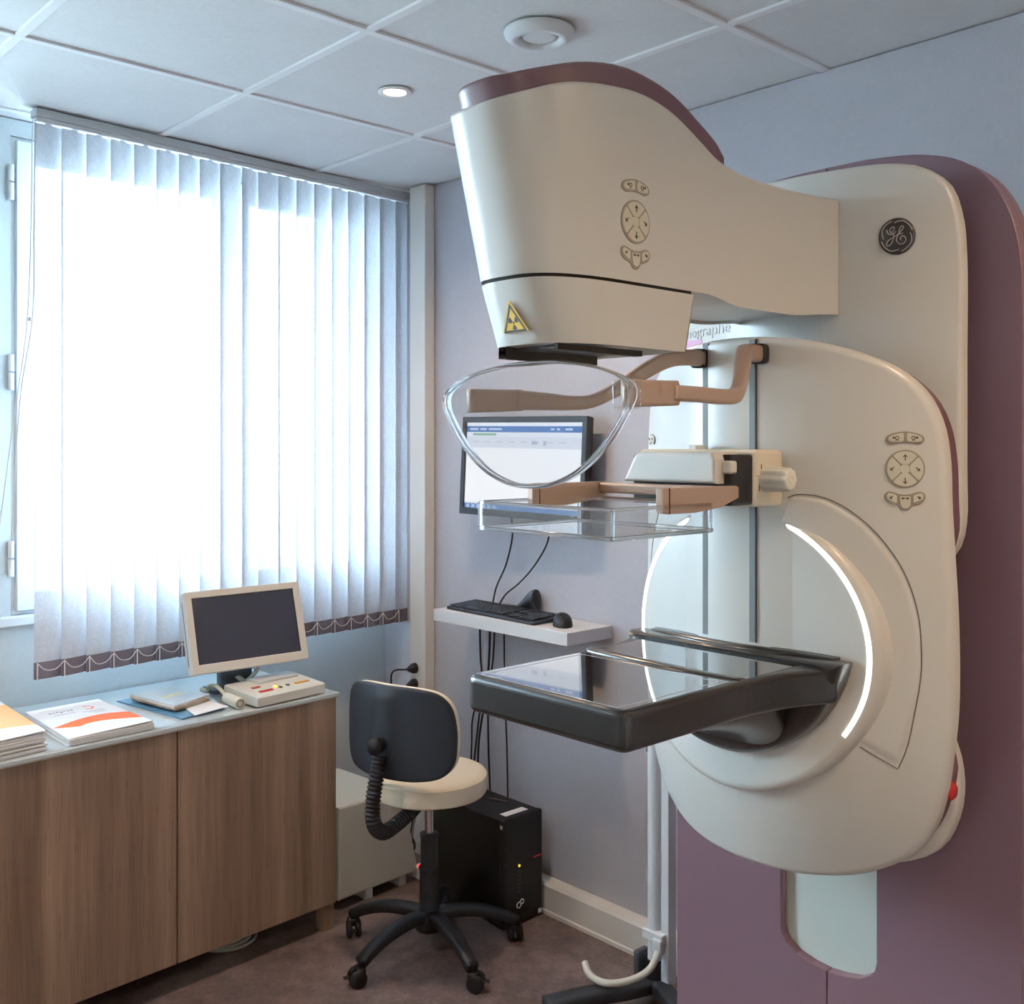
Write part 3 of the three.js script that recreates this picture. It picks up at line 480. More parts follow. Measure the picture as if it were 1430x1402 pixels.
{
  // compression paddle and its carriage
  const w = 0.146, z0 = 1.135, z1 = 1.374, y0 = 1.418, y1 = 1.461, tk = 0.0022;
  const sh = rrect(-w, w, -z1, -z0, 0.014), hole = new THREE.Path(rrect(-w + tk, w - tk, -z1 + tk, -z0 - tk + 0.0044, 0.012).getPoints(8).reverse()); 
  const wallS = rrect(-w, w, -z1, -z0, 0.014); wallS.holes.push(new THREE.Path(rrect(-w + tk, w - tk, -z1 + tk, -z0 - tk, 0.012).getPoints(8)));
  const walls = extr(wallS, y1 - y0, 0, 1, 8).rotateX(-Math.PI / 2).translate(0, y0, 0), bottom = extr(sh, tk, 0, 1, 8).rotateX(-Math.PI / 2).translate(0, y0, 0);
  const pd = part('compression_paddle', [walls, bottom], M.acrylicTray, mach); pd.userData.label = 'clear tray-shaped compression paddle';
  const loop = (y, inset) => rrect(-w + inset, w - inset, -z1 + inset, -z0 - inset, 0.013).getSpacedPoints(120).map((p) => [p.x, y, -p.y]);
  const ringTube = (y, r, inset) => { const pts = loop(y, inset).slice(0, -1).map((p) => V(...p)); return new THREE.TubeGeometry(new THREE.CatmullRomCurve3(pts, true), 160, r, 8, true); };
  part('paddle_edge', [ringTube(y0 + 0.002, 0.0034, 0.001), ringTube(y1, 0.0026, 0.001), ...[-1, 1].flatMap((sx) => [z0 + 0.004, z1 - 0.004].map((z) => cyl(0.003, y1 - y0, sx * (w - 0.004), (y0 + y1) / 2, z, 10)))], M.acrylicEdge, pd);
  // back flange and bracket arms
  part('paddle_flange', [rbx(-0.135, 0.135, 1.461, 1.4645, 1.09, 1.2, 0.001, 2)], M.acrylic, pd);
  for (const sx of [-1, 1]) {
    const pr = [[1.262, 1.4525], [1.262, 1.487], [1.255, 1.4885], [1.075, 1.4875], [1.07, 1.485], [1.07, 1.468], [1.115, 1.455], [1.18, 1.449], [1.25, 1.4495]];
    const g = extr(poly(pr.map(([z, y]) => [-z, y])), 0.014, 0.002, 2); g.rotateY(Math.PI / 2); g.translate(sx * 0.138 - 0.007, 0, 0);
    const b = part('paddle_bracket', g, M.copper, pd);
    part('bracket_line', bx(sx * 0.138 - 0.0075, sx * 0.138 + 0.0075, 1.4495, 1.4885, 1.2455, 1.2475), M.seal, b);
  }
  part('cross_bar', rbx(-0.132, 0.132, 1.468, 1.486, 1.072, 1.1, 0.004), M.copper, pd);
  // carriage on the rails
  const cr = part('paddle_carriage', rbx(-0.135, 0.118, 1.448, 1.545, 0.9, 0.985, 0.008), mat('#d6c9b4', 0.45), mach);
  const hr = [[-0.1, 1.489], [0.098, 1.489], [0.098, 1.53], [0.09, 1.5415], [-0.06, 1.5415], [-0.075, 1.536]];
  part('carriage_housing', extr(poly(hr), 0.075, 0.007, 4).translate(0, 0, 0.995), M.white, cr);
  part('carriage_bellows', rbx(-0.1, 0.112, 1.452, 1.537, 0.97, 1.045, 0.006), M.black, cr);
  part('lock_tab', rbx(0.095, 0.115, 1.505, 1.527, 1.03, 1.05, 0.005), M.white, cr);
  part('carriage_cap', rbx(-0.065, -0.045, 1.54, 1.553, 0.9, 0.93, 0.003), M.white, cr);
  const kn = []; for (let j = 0; j <= 8; j++) { const x = j / 8, r = []; for (let i = 0; i < 60; i++) { const a = i / 60 * 2 * Math.PI, rr = (j === 8 ? 0.0005 : (0.021 - 0.003 * x) + (j > 0 && j < 7 ? 0.0011 * Math.cos(8 * a) : 0)); r.push([0.118 + [0, 0.002, 0.012, 0.02, 0.03, 0.04, 0.048, 0.05, 0.05][j], 1.495 + (j === 7 ? 0.82 : 1) * rr * Math.sin(a), 0.955 + (j === 7 ? 0.82 : 1) * rr * Math.cos(a)]); } kn.push(r); }
  const knob = part('paddle_knob', grid(kn, true, true), M.creamPlastic, cr); part('knob_ring', new THREE.TorusGeometry(0.006, 0.001, 6, 24).rotateY(Math.PI / 2).translate(0.1682, 1.495, 0.955), M.creamPlastic, knob);
  part('scale_mark', [bx(0.1175, 0.1187, 1.5, 1.501, 0.945, 0.982), bx(0.1175, 0.1187, 1.503, 1.52, 0.966, 0.968), bx(0.1175, 0.1187, 1.475, 1.49, 0.972, 0.974)], M.ink, cr);
}
// ------------------------------------------------------------------ wall monitor, shelf and what stands on it
{
  const t = thing('wall_monitor', 'black wide monitor on the lilac wall showing a white program window', 'monitor', [0.895, 1.478, 0.075], 0);
  t.rotation.set(-0.04, 0.05, -0.012);
  part('back_shell', rb(0.57, 0.34, 0.03, 0.008, 0, 0, -0.002), M.blackPlastic, t);
  const b = new THREE.Shape(); b.moveTo(-0.287, -0.17); b.lineTo(0.287, -0.17); b.lineTo(0.287, 0.17); b.lineTo(-0.287, 0.17); b.closePath(); b.holes.push(new THREE.Path([[-0.267, -0.147], [0.267, -0.147], [0.267, 0.15], [-0.267, 0.15]].map((p) => new THREE.Vector2(...p))));
  part('bezel', extr(b, 0.014, 0.002, 2).translate(0, 0, 0.008), M.blackPlastic, t);
  const scr = canvasTex(1024, 576, (g, w, h) => {
    g.fillStyle = '#dfe4ee'; g.fillRect(0, 0, w, h); g.fillStyle = '#3f6fb2'; g.fillRect(0, 26, w, 40); g.fillStyle = '#e9edf5'; g.fillRect(0, 0, w, 26);
    g.fillStyle = '#c9d6e8'; for (const [x, l] of [[30, 80], [130, 60], [210, 120], [760, 30], [810, 26], [880, 60]]) g.fillRect(x, 40, l, 12);
    g.fillStyle = '#7fae88'; g.fillRect(60, 74, 220, 14); g.fillStyle = '#d5dae6'; g.fillRect(0, 96, w, 70); g.fillStyle = '#c4cad9'; for (let i = 0; i < 8; i++) g.fillRect(60 + i * 110, 124, 60, 10);
    g.fillStyle = '#f3f4f7'; g.fillRect(0, 170, w, 360); g.fillStyle = '#a9b2c6'; g.fillRect(600, 120, 50, 24); g.fillRect(700, 120, 24, 30); g.fillStyle = '#5c7fb6'; g.fillRect(0, h - 34, w, 34); g.fillStyle = '#a8c0e0'; for (let i = 0; i < 6; i++) g.fillRect(20 + i * 50, h - 28, 30, 22);
  });
  part('screen', new THREE.PlaneGeometry(0.536, 0.3).translate(0, 0.0015, 0.0165), mat('#050505', 0.25, { emissive: 0xffffff, emissiveMap: scr, emissiveIntensity: 0.72 }), t);
  part('wall_bracket', [rb(0.1, 0.1, 0.05, 0.004, 0, -0.01, -0.04)], M.black, t);
  const l = new THREE.RectAreaLight(new THREE.Color().setRGB(0.86, 0.9, 1), 0.25, 0.53, 0.29); l.position.set(0, 0, 0.03); l.lookAt(0, 0, 5); l.rotation.set(0, Math.PI, 0); l.name = 'screen_light'; t.add(l);
}
single('wall_shelf', rbx(0.572, 1.222, 0.942, 0.982, 0.001, 0.205, 0.0015, 2), mat('#d9dadd', 0.4), 'small white wall shelf holding the keyboard', 'shelf');
{
  const SH = 0.982, t = thing('keyboard', 'black computer keyboard lying on the white wall shelf', 'keyboard', [0.832, SH, 0.112], -0.03);
  const g = extr(poly([[-0.065, 0], [0.065, 0], [0.065, 0.02], [-0.065, 0.009]].map(([z, y]) => [z, y])), 0.45, 0.002, 2); g.rotateY(-Math.PI / 2); g.translate(0.225, 0, 0);
  part('case', at(rb(0.45, 0.012, 0.135, 0.004), 0, 0.0075, 0).rotateX(0.05), M.softBlack, t);
  const k1 = rb(0.0165, 0.006, 0.0165, 0.0018, 0, 0, 0, 1), km = mat('#23262c', 0.5);
  for (let r = 0; r < 6; r++) { const z = -0.053 + r * 0.0195 + (r > 0 ? 0.003 : 0); for (let c = 0; c < 22; c++) { const x = -0.2125 + c * 0.0188 + (c > 14 ? 0.012 : 0) + (c > 17 ? 0.006 : 0); if (r === 5 && c > 3 && c < 9) continue; if (r === 3 && c > 14 && c < 18) continue; const k = part('key', k1, km, t); k.position.set(x, 0.0165 - z * 0.05, z); k.rotation.x = 0.05; } }
  part('space_bar', rb(0.088, 0.006, 0.0165, 0.0018, -0.094, 0.0145, 0.0475), km, t);
  part('indicator', rb(0.004, 0.0015, 0.003, 0.0005, 0.17, 0.0172, -0.058), mat('#ff8a30', 0.4, { emissive: 0xff7a20, emissiveIntensity: 3 }), t);
}
{
  const rows = []; for (let j = 0; j <= 14; j++) { const a = j / 14 * Math.PI / 2, r = []; for (let i = 0; i < 32; i++) { const b = i / 32 * 2 * Math.PI; r.push([0.031 * Math.cos(b) * Math.cos(a) ** 0.5, 0.036 * Math.sin(a) ** 0.9 * (1 - 0.12 * Math.sin(b)), 0.052 * Math.sin(b) * Math.cos(a) ** 0.55]); } rows.push(r); }
  const t = thing('computer_mouse', 'black computer mouse at the right end of the white shelf', 'mouse', [1.118, 0.982, 0.118], 0.9);
  part('shell', grid(rows, true), M.black, t); part('wheel', cyl(0.008, 0.006, 0, 0, 0, 20).rotateZ(Math.PI / 2).translate(0, 0.031, 0.022), M.softBlack, t);
}
{
  // hand scanner standing behind the keyboard
  const t = thing('barcode_scanner', 'black hand scanner lying behind the keyboard against the wall', 'scanner', [0.86, 0.982, 0.035], 0);
  const rows = []; for (let j = 0; j <= 16; j++) { const q = j / 16, x = lerp(-0.065, 0.055, q), h = 0.016 + 0.066 * smooth(0.1, 0.95, q), w = 0.016 + 0.02 * q, cy = h / 2 + 0.004, sc = j === 0 || j === 16 ? 0.02 : 1, r = []; for (let i = 0; i < 24; i++) { const a = i / 24 * 2 * Math.PI; r.push([x, cy + h / 2 * sc * Math.sin(a), w / 2 * 1.3 * sc * Math.cos(a)]); } rows.push(r); if (j === 0) rows.push(r.map(([a, b, c]) => [x, cy + (b - cy) * 50, c * 50])); if (j === 15) rows.push(r.map(([a, b, c]) => [0.055, b, c])); }
  part('head', grid(rows, true, true), mat('#16171a', 0.2), t);
  part('handle', sweep([[-0.055, 0.012, 0], [-0.09, 0.012, 0.002], [-0.13, 0.01, 0.004]], 0.022, 0.018, 2.6, 20), M.blackPlastic, t);
}
const cableM = mat('#1c1c1f', 0.6);
const cable = (name, pts, r, label, m = cableM, n = 80) => single(name, tube(pts, r, n, 8), m, label, 'cable', 'cables along the lilac wall');
cable('monitor_cable', [[0.80, 1.33, 0.05], [0.79, 1.25, 0.03], [0.755, 1.14, 0.028], [0.70, 1.05, 0.026], [0.685, 0.986, 0.03]], 0.003, 'black cable dropping straight from the wall monitor to the shelf');
cable('monitor_cable', [[0.985, 1.33, 0.05], [0.965, 1.24, 0.03], [0.90, 1.15, 0.028], [0.82, 1.08, 0.026], [0.74, 1.03, 0.018], [0.70, 0.986, 0.014]], 0.003, 'black cable sloping from the wall monitor down to the shelf');
cable('shelf_cable', [[0.64, 0.941, 0.05], [0.645, 0.8, 0.05], [0.655, 0.7, 0.05], [0.63, 0.55, 0.05], [0.61, 0.4, 0.052], [0.6, 0.2, 0.053], [0.598, 0.1, 0.053]], 0.0035, 'black cable hanging below the shelf, leftmost of the bundle');
cable('shelf_cable', [[0.68, 0.941, 0.036], [0.675, 0.8, 0.036], [0.66, 0.68, 0.036], [0.62, 0.5, 0.036], [0.615, 0.3, 0.037], [0.61, 0.12, 0.037]], 0.004, 'thick black cable in the middle of the bundle below the shelf');
cable('shelf_cable', [[0.69, 0.941, 0.022], [0.68, 0.8, 0.022], [0.655, 0.66, 0.022], [0.655, 0.5, 0.022], [0.665, 0.3, 0.022], [0.668, 0.12, 0.022]], 0.0035, 'black cable curving right in the bundle below the shelf');
cable('shelf_cable', [[0.66, 0.74, 0.01], [0.6, 0.66, 0.01], [0.555, 0.56, 0.01], [0.55, 0.47, 0.01], [0.542, 0.3, 0.01], [0.54, 0.12, 0.01]], 0.003, 'thin black cable splitting off left from the bundle below the shelf');
cable('shelf_cable', [[0.735, 0.941, 0.02], [0.737, 0.8, 0.02], [0.742, 0.65, 0.02], [0.75, 0.5, 0.02], [0.755, 0.3, 0.02], [0.755, 0.12, 0.02]], 0.003, 'thin black cable hanging alone right of the bundle below the shelf');

// plugs in the corner duct
for (const [y, lab] of [[0.705, 'black mains plug in the upper socket of the corner duct'], [0.645, 'black mains plug in the lower socket of the corner duct']]) {
  const t = thing('mains_plug', lab, 'plug', [0.268, y, 0.05], 0, 'plugs in the corner duct');
  part('plug_body', lathe([[0.0001, 0.036], [0.008, 0.036], [0.012, 0.028], [0.019, 0.014], [0.02, 0.001], [0.0001, 0.001]], 24).rotateX(Math.PI / 2), M.black, t);
  part('cord', tube([[0, 0, 0.034], ...(y > 0.7 ? [[-0.012, -0.001, 0.05], [-0.05, -0.008, 0.055], [-0.085, -0.03, 0.05], [-0.1, -0.075, 0.04]] : [[-0.004, -0.004, 0.045], [-0.012, -0.04, 0.045], [-0.014, -0.12, 0.035], [-0.014, -0.3, 0.02]])], 0.0035, 40, 8), M.black, t);
}
for (const y of [0.705, 0.645, 0.585]) { const o = single('wall_socket', [lathe([[0.0205, 0.0005], [0.024, 0.003], [0.026, 0.0005]], 28).rotateX(Math.PI / 2).translate(0.268, y, 0.05), cyl(0.0205, 0.001, 0, 0, 0, 28).rotateX(Math.PI / 2).translate(0.268, y, 0.0508)], M.trim, 'round white socket in the corner duct', 'socket', 'sockets in the corner duct'); o.userData.label = y > 0.7 ? 'round white socket behind the upper plug in the corner duct' : y > 0.6 ? 'round white socket behind the lower plug in the corner duct' : 'empty round white socket below the two plugs'; }

// ------------------------------------------------------------------ desktop tower and small stuff on the floor
{
  const t = thing('computer_tower', 'black desktop computer tower standing on the floor against the wall', 'computer', [0.966, 0, 0.145], 0);
  part('case', rbx(-0.4, -0.022, 0.008, 0.349, -0.085, 0.085, 0.004), mat('#0f1012', 0.4), t);
  part('front_bezel', rbx(-0.024, 0, 0.006, 0.351, -0.087, 0.087, 0.006), M.black, t);
  part('bay_cover', [rbx(-0.003, 0.0015, 0.21, 0.335, -0.078, 0.078, 0.002), rbx(-0.003, 0.0015, 0.03, 0.195, -0.078, 0.078, 0.002)], mat('#151517', 0.5), t);
  part('stripe', bx(0, 0.0018, 0.2, 0.205, -0.078, -0.045), mat('#d1372b', 0.4), t);
  part('power_light', cyl(0.0045, 0.002, 0, 0, 0, 16).rotateZ(Math.PI / 2).translate(0.0022, 0.192, 0.02), mat('#e3d13a', 0.4, { emissive: 0xd8c020, emissiveIntensity: 1 }), t);
  part('vent_lines', [0, 1, 2, 3, 4, 5].map((k) => bx(0.0014, 0.0022, 0.105 + k * 0.013, 0.111 + k * 0.013, 0.012, 0.026)), mat('#3a3a3c', 0.5), t);
  part('logo', [new THREE.TorusGeometry(0.009, 0.0018, 6, 24).rotateY(Math.PI / 2).translate(0.002, 0.065, 0.022), new THREE.TorusGeometry(0.0075, 0.0018, 6, 24).rotateY(Math.PI / 2).translate(0.002, 0.073, 0.008)], mat('#d8d8d8', 0.4), t);
  part('label_sticker', [bx(-0.06, -0.03, 0.351, 0.3516, -0.05, 0.05)], M.paper, t); t.children[t.children.length - 1].position.set(-0.0, -0.0015, 0);
  part('corner_sticker', [bx(0, 0.0018, 0.012, 0.026, -0.08, -0.066), bx(-0.016, -0.006, 0.322, 0.334, 0.0862, 0.0876)], M.paper, t);
  part('foot', [-0.38, -0.05].flatMap((x) => [-0.06, 0.06].map((z) => cyl(0.014, 0.009, x, 0.0045, z, 16))), M.black, t);
}
{
  const t = thing('power_supply_unit', 'beige plastic power unit on the floor beside the wood-grain cabinet', 'power unit', [0, 0, 0], WB);
  const g = extr(poly([[-0.57, 0.035], [-0.235, 0.035], [-0.225, 0.06], [-0.29, 0.325], [-0.31, 0.345], [-0.57, 0.345]].map(([s, y]) => [-s, y]).reverse()), 0.36, 0.008, 3);
  g.rotateY(-Math.PI / 2); g.translate(0.46, 0, 0);
  part('housing', g, M.creamPlastic, t);
  part('foot', [bx(0.13, 0.45, 0, 0.036, 0.27, 0.3), bx(0.13, 0.45, 0, 0.036, 0.42, 0.45)], M.trim, t);
}
{
  const rr = rnd;
  for (let k = 0; k < 7; k++) {
    const x0 = k < 3 ? 0.355 + k * 0.02 : 0.512 + (k - 3) * 0.011, z0 = 0.105 + 0.017 * (k % 3);
    const pts = [[x0, 0.36, 0.062 + 0.012 * (k % 3)], [x0 + 0.014 * (rr() - 0.5), 0.28, z0 - 0.02], [x0 + 0.02 * (rr() - 0.5), 0.2, z0 + 0.04 * rr()], [x0 + 0.02 * (rr() - 0.5), 0.12, z0 + 0.03], [x0 + 0.016 * (rr() - 0.5), 0.07, z0 + 0.04 * rr()], [x0 + 0.01 * (rr() - 0.5), 0.009, z0 + 0.04 + 0.025 * rr()]];
    single('loose_cable', tube(pts, 0.0035, 60, 8), k % 3 === 2 ? mat('#8d8d90', 0.5) : cableM, (k % 3 === 2 ? 'grey' : 'black') + ' loose cable tangled behind the stool, ' + ['first', 'second', 'third', 'fourth', 'fifth', 'sixth', 'seventh'][k] + ' from the corner duct', 'cable', 'tangled cables behind the stool');
  }
  const ps = thing('power_strip', 'power strip with a red light among the tangled cables', 'power strip', [0.46, 0.0, 0.135], Math.PI / 2);
  part('strip_body', rb(0.12, 0.045, 0.046, 0.006, 0, 0.0225, 0), M.trim, ps); part('switch', rb(0.014, 0.012, 0.014, 0.003, -0.045, 0.045, 0.006), mat('#ff2a1a', 0.4, { emissive: 0xff2010, emissiveIntensity: 2.5 }), ps);
  const ft = thing('cable_coil', 'pale loop of cable lying on the floor under the cabinet', 'cable', [0, 0, 0], WB);
  part('coil', [0, 1, 2].map((k) => new THREE.TorusGeometry(0.09 - 0.008 * k, 0.006, 8, 40).rotateX(Math.PI / 2).translate(0.36, 0.008 + 0.008 * k, 0.93 + 0.01 * k)), mat('#b9b4ac', 0.5), ft);
}

// ------------------------------------------------------------------ stool
{
  const t = thing('swivel_stool', 'swivel stool with cream round seat, black backrest and five-star base', 'stool', [0.905, 0, 0.485], 0);
  const hubY = 0.1;
  for (let k = 0; k < 5; k++) {
    const a = (12 + 72 * k) * Math.PI / 180, c = Math.cos(a), s = Math.sin(a), P = (r, y) => [r * c, y, r * s];
    part('star_arm', sweep([P(0.02, hubY + 0.012), P(0.08, hubY + 0.018), P(0.16, hubY + 0.01), P(0.23, hubY - 0.012), P(0.275, hubY - 0.034)], 0.044, 0.034, 3, 24, (q) => [1.15 - 0.25 * q, 1.15 - 0.2 * q]), M.blackPlastic, t);
    const cs = part('caster', [cyl(0.007, 0.03, 0, 0.062, 0, 12), rb(0.03, 0.026, 0.04, 0.008, 0.004, 0.044, 0)], M.black, t); cs.position.set(...P(0.272, 0)); cs.rotation.y = -a + [0.9, -0.5, 2.2, 0.4, 1.5][k];
    for (const q of [-1, 1]) part('wheel', lathe([[0.0001, -0.009], [0.02, -0.009], [0.0255, -0.005], [0.026, 0.004], [0.022, 0.009], [0.008, 0.0095], [0.0001, 0.0075]], 28).rotateX(q > 0 ? Math.PI / 2 : -Math.PI / 2).translate(0.012, 0.026, q * 0.014), M.black, cs);
    part('brake_tab', rb(0.02, 0.005, 0.014, 0.002, 0.042, 0.03, 0), M.black, cs);
  }
  part('hub', lathe([[0.0001, 0.07], [0.042, 0.07], [0.05, 0.085], [0.05, 0.115], [0.036, 0.128], [0.0001, 0.13]], 40), M.blackPlastic, t);
  part('gas_sleeve', lathe([[0.034, 0.125], [0.031, 0.14], [0.03, 0.25], [0.033, 0.255], [0.033, 0.26], [0.0275, 0.265], [0.027, 0.35], [0.029, 0.352], [0.029, 0.362], [0.014, 0.364]], 36), M.blackPlastic, t);
  part('gas_rod', cyl(0.0145, 0.14, 0, 0.42, 0, 28), M.chrome, t);
  part('seat_plate', [cyl(0.03, 0.03, 0, 0.477, 0, 28), rb(0.16, 0.02, 0.16, 0.006, 0, 0.482, 0)], M.black, t);
  part('seat', lathe([[0.0001, 0.488], [0.15, 0.488], [0.172, 0.491], [0.176, 0.497], [0.177, 0.54], [0.172, 0.551], [0.15, 0.559], [0.08, 0.562], [0.0001, 0.563]], 64), M.cream, t);
  part('seat_piping', [new THREE.TorusGeometry(0.1755, 0.0022, 8, 64).rotateX(Math.PI / 2).translate(0, 0.543, 0)], M.cream, t);
  part('lever', tube([[0.03, 0.475, -0.03], [0.12, 0.478, -0.1], [0.19, 0.47, -0.15]], 0.005, 20, 8), M.black, t);
  // backrest
  const th = 0.27; // the way its back looks: towards +z and a little +x
  const B = (u, y, d) => { const r = 0.32, a = u / r, lx = r * Math.sin(a), lz = 0.205 - r * (1 - Math.cos(a)) + d; return [lx * Math.cos(th) + lz * Math.sin(th), y, -lx * Math.sin(th) + lz * Math.cos(th)]; };
  const out = closedCurve(mirror([[0, 0.856], [0.1, 0.853], [0.16, 0.839], [0.195, 0.805], [0.21, 0.75], [0.212, 0.69], [0.203, 0.635], [0.172, 0.602], [0.11, 0.588], [0, 0.585]]).reverse(), 100);
  const bent = (g) => { const p = g.attributes.position; for (let i = 0; i < p.count; i++) { const q = B(p.getX(i), p.getY(i), p.getZ(i)); p.setXYZ(i, ...q); } g.computeVertexNormals(); return g; };
  const rib = (x, y) => 0.012 * Math.exp(-((x / 0.045) ** 4)) * smooth(0.62, 0.66, y) * (1 - smooth(0.82, 0.86, y));
  part('back_shell', bent(starPanel(out, 0, 0.72, (x, y) => 0.012 - 0.25 * x * x * 0.3 + rib(x, y), 0.014, 0.008, 22, 5)), M.softBlack, t);
  part('back_cushion', bent(starPanel(out.map(([x, y]) => [x * 0.985, 0.72 + (y - 0.72) * 0.985]), 0, 0.72, (x, y) => -0.001, 0.024, 0.004, 8, 3)), M.cream, t);
  const kp = B(0, 0.692, 0.055); const knob = part('back_knob', lathe([[0.0001, 0.018], [0.012, 0.018], [0.016, 0.014], [0.023, 0.012], [0.024, 0], [0.018, -0.03], [0.0001, -0.03]], 32).rotateX(Math.PI / 2), M.black, t); knob.position.set(...kp); knob.rotation.y = th;
  // ribbed sleeve over the back bar
  const path = new THREE.CatmullRomCurve3([B(0, 0.665, 0.035), B(0, 0.62, 0.045), B(-0.004, 0.54, 0.06), B(-0.006, 0.47, 0.055), B(-0.006, 0.432, 0.015), B(-0.004, 0.437, -0.05), B(0, 0.455, -0.11), B(0, 0.47, -0.15)].map((p) => V(...p)), false, 'centripetal');
  const n = 260, fr = path.computeFrenetFrames(n, false), rows = [];
  for (let j = 0; j <= n; j++) { const p = path.getPointAt(j / n), r = 0.0185 + 0.0045 * (0.5 + 0.5 * Math.cos(j / n * 2 * Math.PI * 36)), row = []; for (let i = 0; i < 16; i++) { const a = i / 16 * 2 * Math.PI, q = fr.normals[j].clone().multiplyScalar(Math.cos(a) * r).add(fr.binormals[j].clone().multiplyScalar(Math.sin(a) * r)).add(p); row.push([q.x, q.y, q.z]); } rows.push(row); }
  part('ribbed_sleeve', grid(rows, true), M.black, t);
}

// ------------------------------------------------------------------ control monitor and papers on the worktop (window frame)
const onWall = (n, y, s) => V(n * Math.cos(WB) + s * Math.sin(WB), y, -n * Math.sin(WB) + s * Math.cos(WB)).toArray();
{
  const p = onWall(0.335, 0, 0.845), t = thing('control_monitor', 'white-framed control monitor with dark screen standing on the worktop', 'monitor', [p[0], TOPY, p[2]], WB + Math.PI / 2 - 0.16);
  // local: x right, z towards the viewer
  const tilt = 0.3, Wd = 0.385, Hh = 0.255, cy = 0.212;
  const turn = (g) => { g.rotateX(-tilt); g.rotateZ(0.012); g.translate(-0.01, cy, 0.02); return g; };
  part('casing', turn(rb(Wd, Hh, 0.04, 0.008, 0, 0, -0.012)), mat('#d3d7d8', 0.4), t);
  const fr = rrect(-Wd / 2, Wd / 2, -Hh / 2, Hh / 2, 0.008); fr.holes.push(new THREE.Path([[-0.17, -0.1], [0.17, -0.1], [0.17, 0.106], [-0.17, 0.106]].map((q) => new THREE.Vector2(...q))));
  part('bezel', turn(extr(fr, 0.014, 0.002, 2).translate(0, 0, 0.008)), mat('#d8d2c8', 0.4), t);
  part('screen', turn(new THREE.PlaneGeometry(0.342, 0.208).translate(0, 0.003, 0.0185)), mat('#3a3f48', 0.12, { clearcoat: 1, clearcoatRoughness: 0.05 }), t);
  part('card_slot', turn(bx(-Wd / 2 - 0.0006, -Wd / 2 + 0.002, -0.1, 0.1, -0.006, -0.003)), M.seal, t);
  part('stand_neck', [rb(0.11, 0.12, 0.03, 0.006, -0.02, 0.07, -0.045)], mat('#4a5058', 0.5), t);
  part('stand_foot', [rb(0.16, 0.012, 0.09, 0.004, -0.02, 0.0065, -0.07)], mat('#4a5058', 0.5), t);
  const coil = []; for (let i = 0; i <= 220; i++) { const q = i / 220, a = q * 2 * Math.PI * 20, cx = lerp(0.06, -0.02, q), cyy = 0.088 - 0.055 * Math.sin(q * 2.4), cz = -0.01 - 0.012 * Math.sin(q * 2.2); coil.push([cx + 0.008 * Math.cos(a), cyy + 0.004 * Math.sin(a), cz + 0.008 * Math.sin(a)]); }
  part('coiled_cord', tube(coil, 0.0018, 500, 6), M.creamPlastic, t);
}
{
  const p = onWall(0.455, 0, 0.812), t = thing('control_console', 'white control box with red and yellow keys in front of the control monitor', 'control box', [p[0], TOPY, p[2]], WB + Math.PI / 2 + 0.06);
  const prof = [[0.085, 0.004], [0.085, 0.03], [0.079, 0.034], [-0.085, 0.047], [-0.09, 0.043], [-0.09, 0.004]];
  const g = extr(poly(prof.map(([z, y]) => [z, y]).reverse()), 0.26, 0.003, 2); g.rotateY(-Math.PI / 2); g.translate(0.13, 0, 0);
  part('body', g, mat('#d9d8d0', 0.4), t);
  part('foot', [rb(0.24, 0.006, 0.15, 0.002, 0, 0.003, 0)], M.seal, t);
  const k = (w, x, z, m, nm = 'button') => { const o = part(nm, rb(w, 0.004, 0.012, 0.0018, 0, 0, 0), m, t); o.position.set(x, 0.0345 + (0.08 - z) * 0.079 + 0.001, z); o.rotation.x = 0.079; };
  k(0.05, -0.07, 0.045, mat('#c4303c', 0.4)); k(0.03, -0.075, 0.0, mat('#b04038', 0.4)); k(0.055, 0.075, 0.035, mat('#e0a43c', 0.4)); k(0.01, 0.02, 0.035, mat('#5b5f63', 0.4)); k(0.008, -0.012, 0.04, mat('#50545a', 0.4));
  k(0.008, -0.02, 0.025, mat('#ffd24a', 0.3, { emissive: 0xffb020, emissiveIntensity: 2.5 }), 'indicator');
  part('lid', [rb(0.16, 0.012, 0.06, 0.005, 0.03, 0.047, -0.055)], mat('#cfd6d8', 0.4), t);
}
{
  const p = onWall(0.47, 0, 0.972), t = thing('hand_switch', 'white hand switch lying beside the control box on the worktop', 'switch', [p[0], TOPY, p[2]], WB + Math.PI / 2 - 0.12);
  part('handle', at(lathe([[0.0001, -0.05], [0.014, -0.05], [0.017, -0.045], [0.0175, 0.04], [0.0155, 0.048], [0.0001, 0.048]], 28).rotateX(Math.PI / 2), 0, 0.018, 0), M.creamPlastic, t);
  part('button_ring', at(new THREE.TorusGeometry(0.0105, 0.002, 8, 28), 0, 0.018, 0.0485), M.greyRail, t);
  part('cord', tube([[0, 0.018, -0.05], [0.0, 0.03, -0.08], [-0.004, 0.042, -0.12], [-0.006, 0.035, -0.16], [0.0, 0.012, -0.2], [0.004, 0.008, -0.25]], 0.006, 40, 8), mat('#d2cdb4', 0.5), t);
}
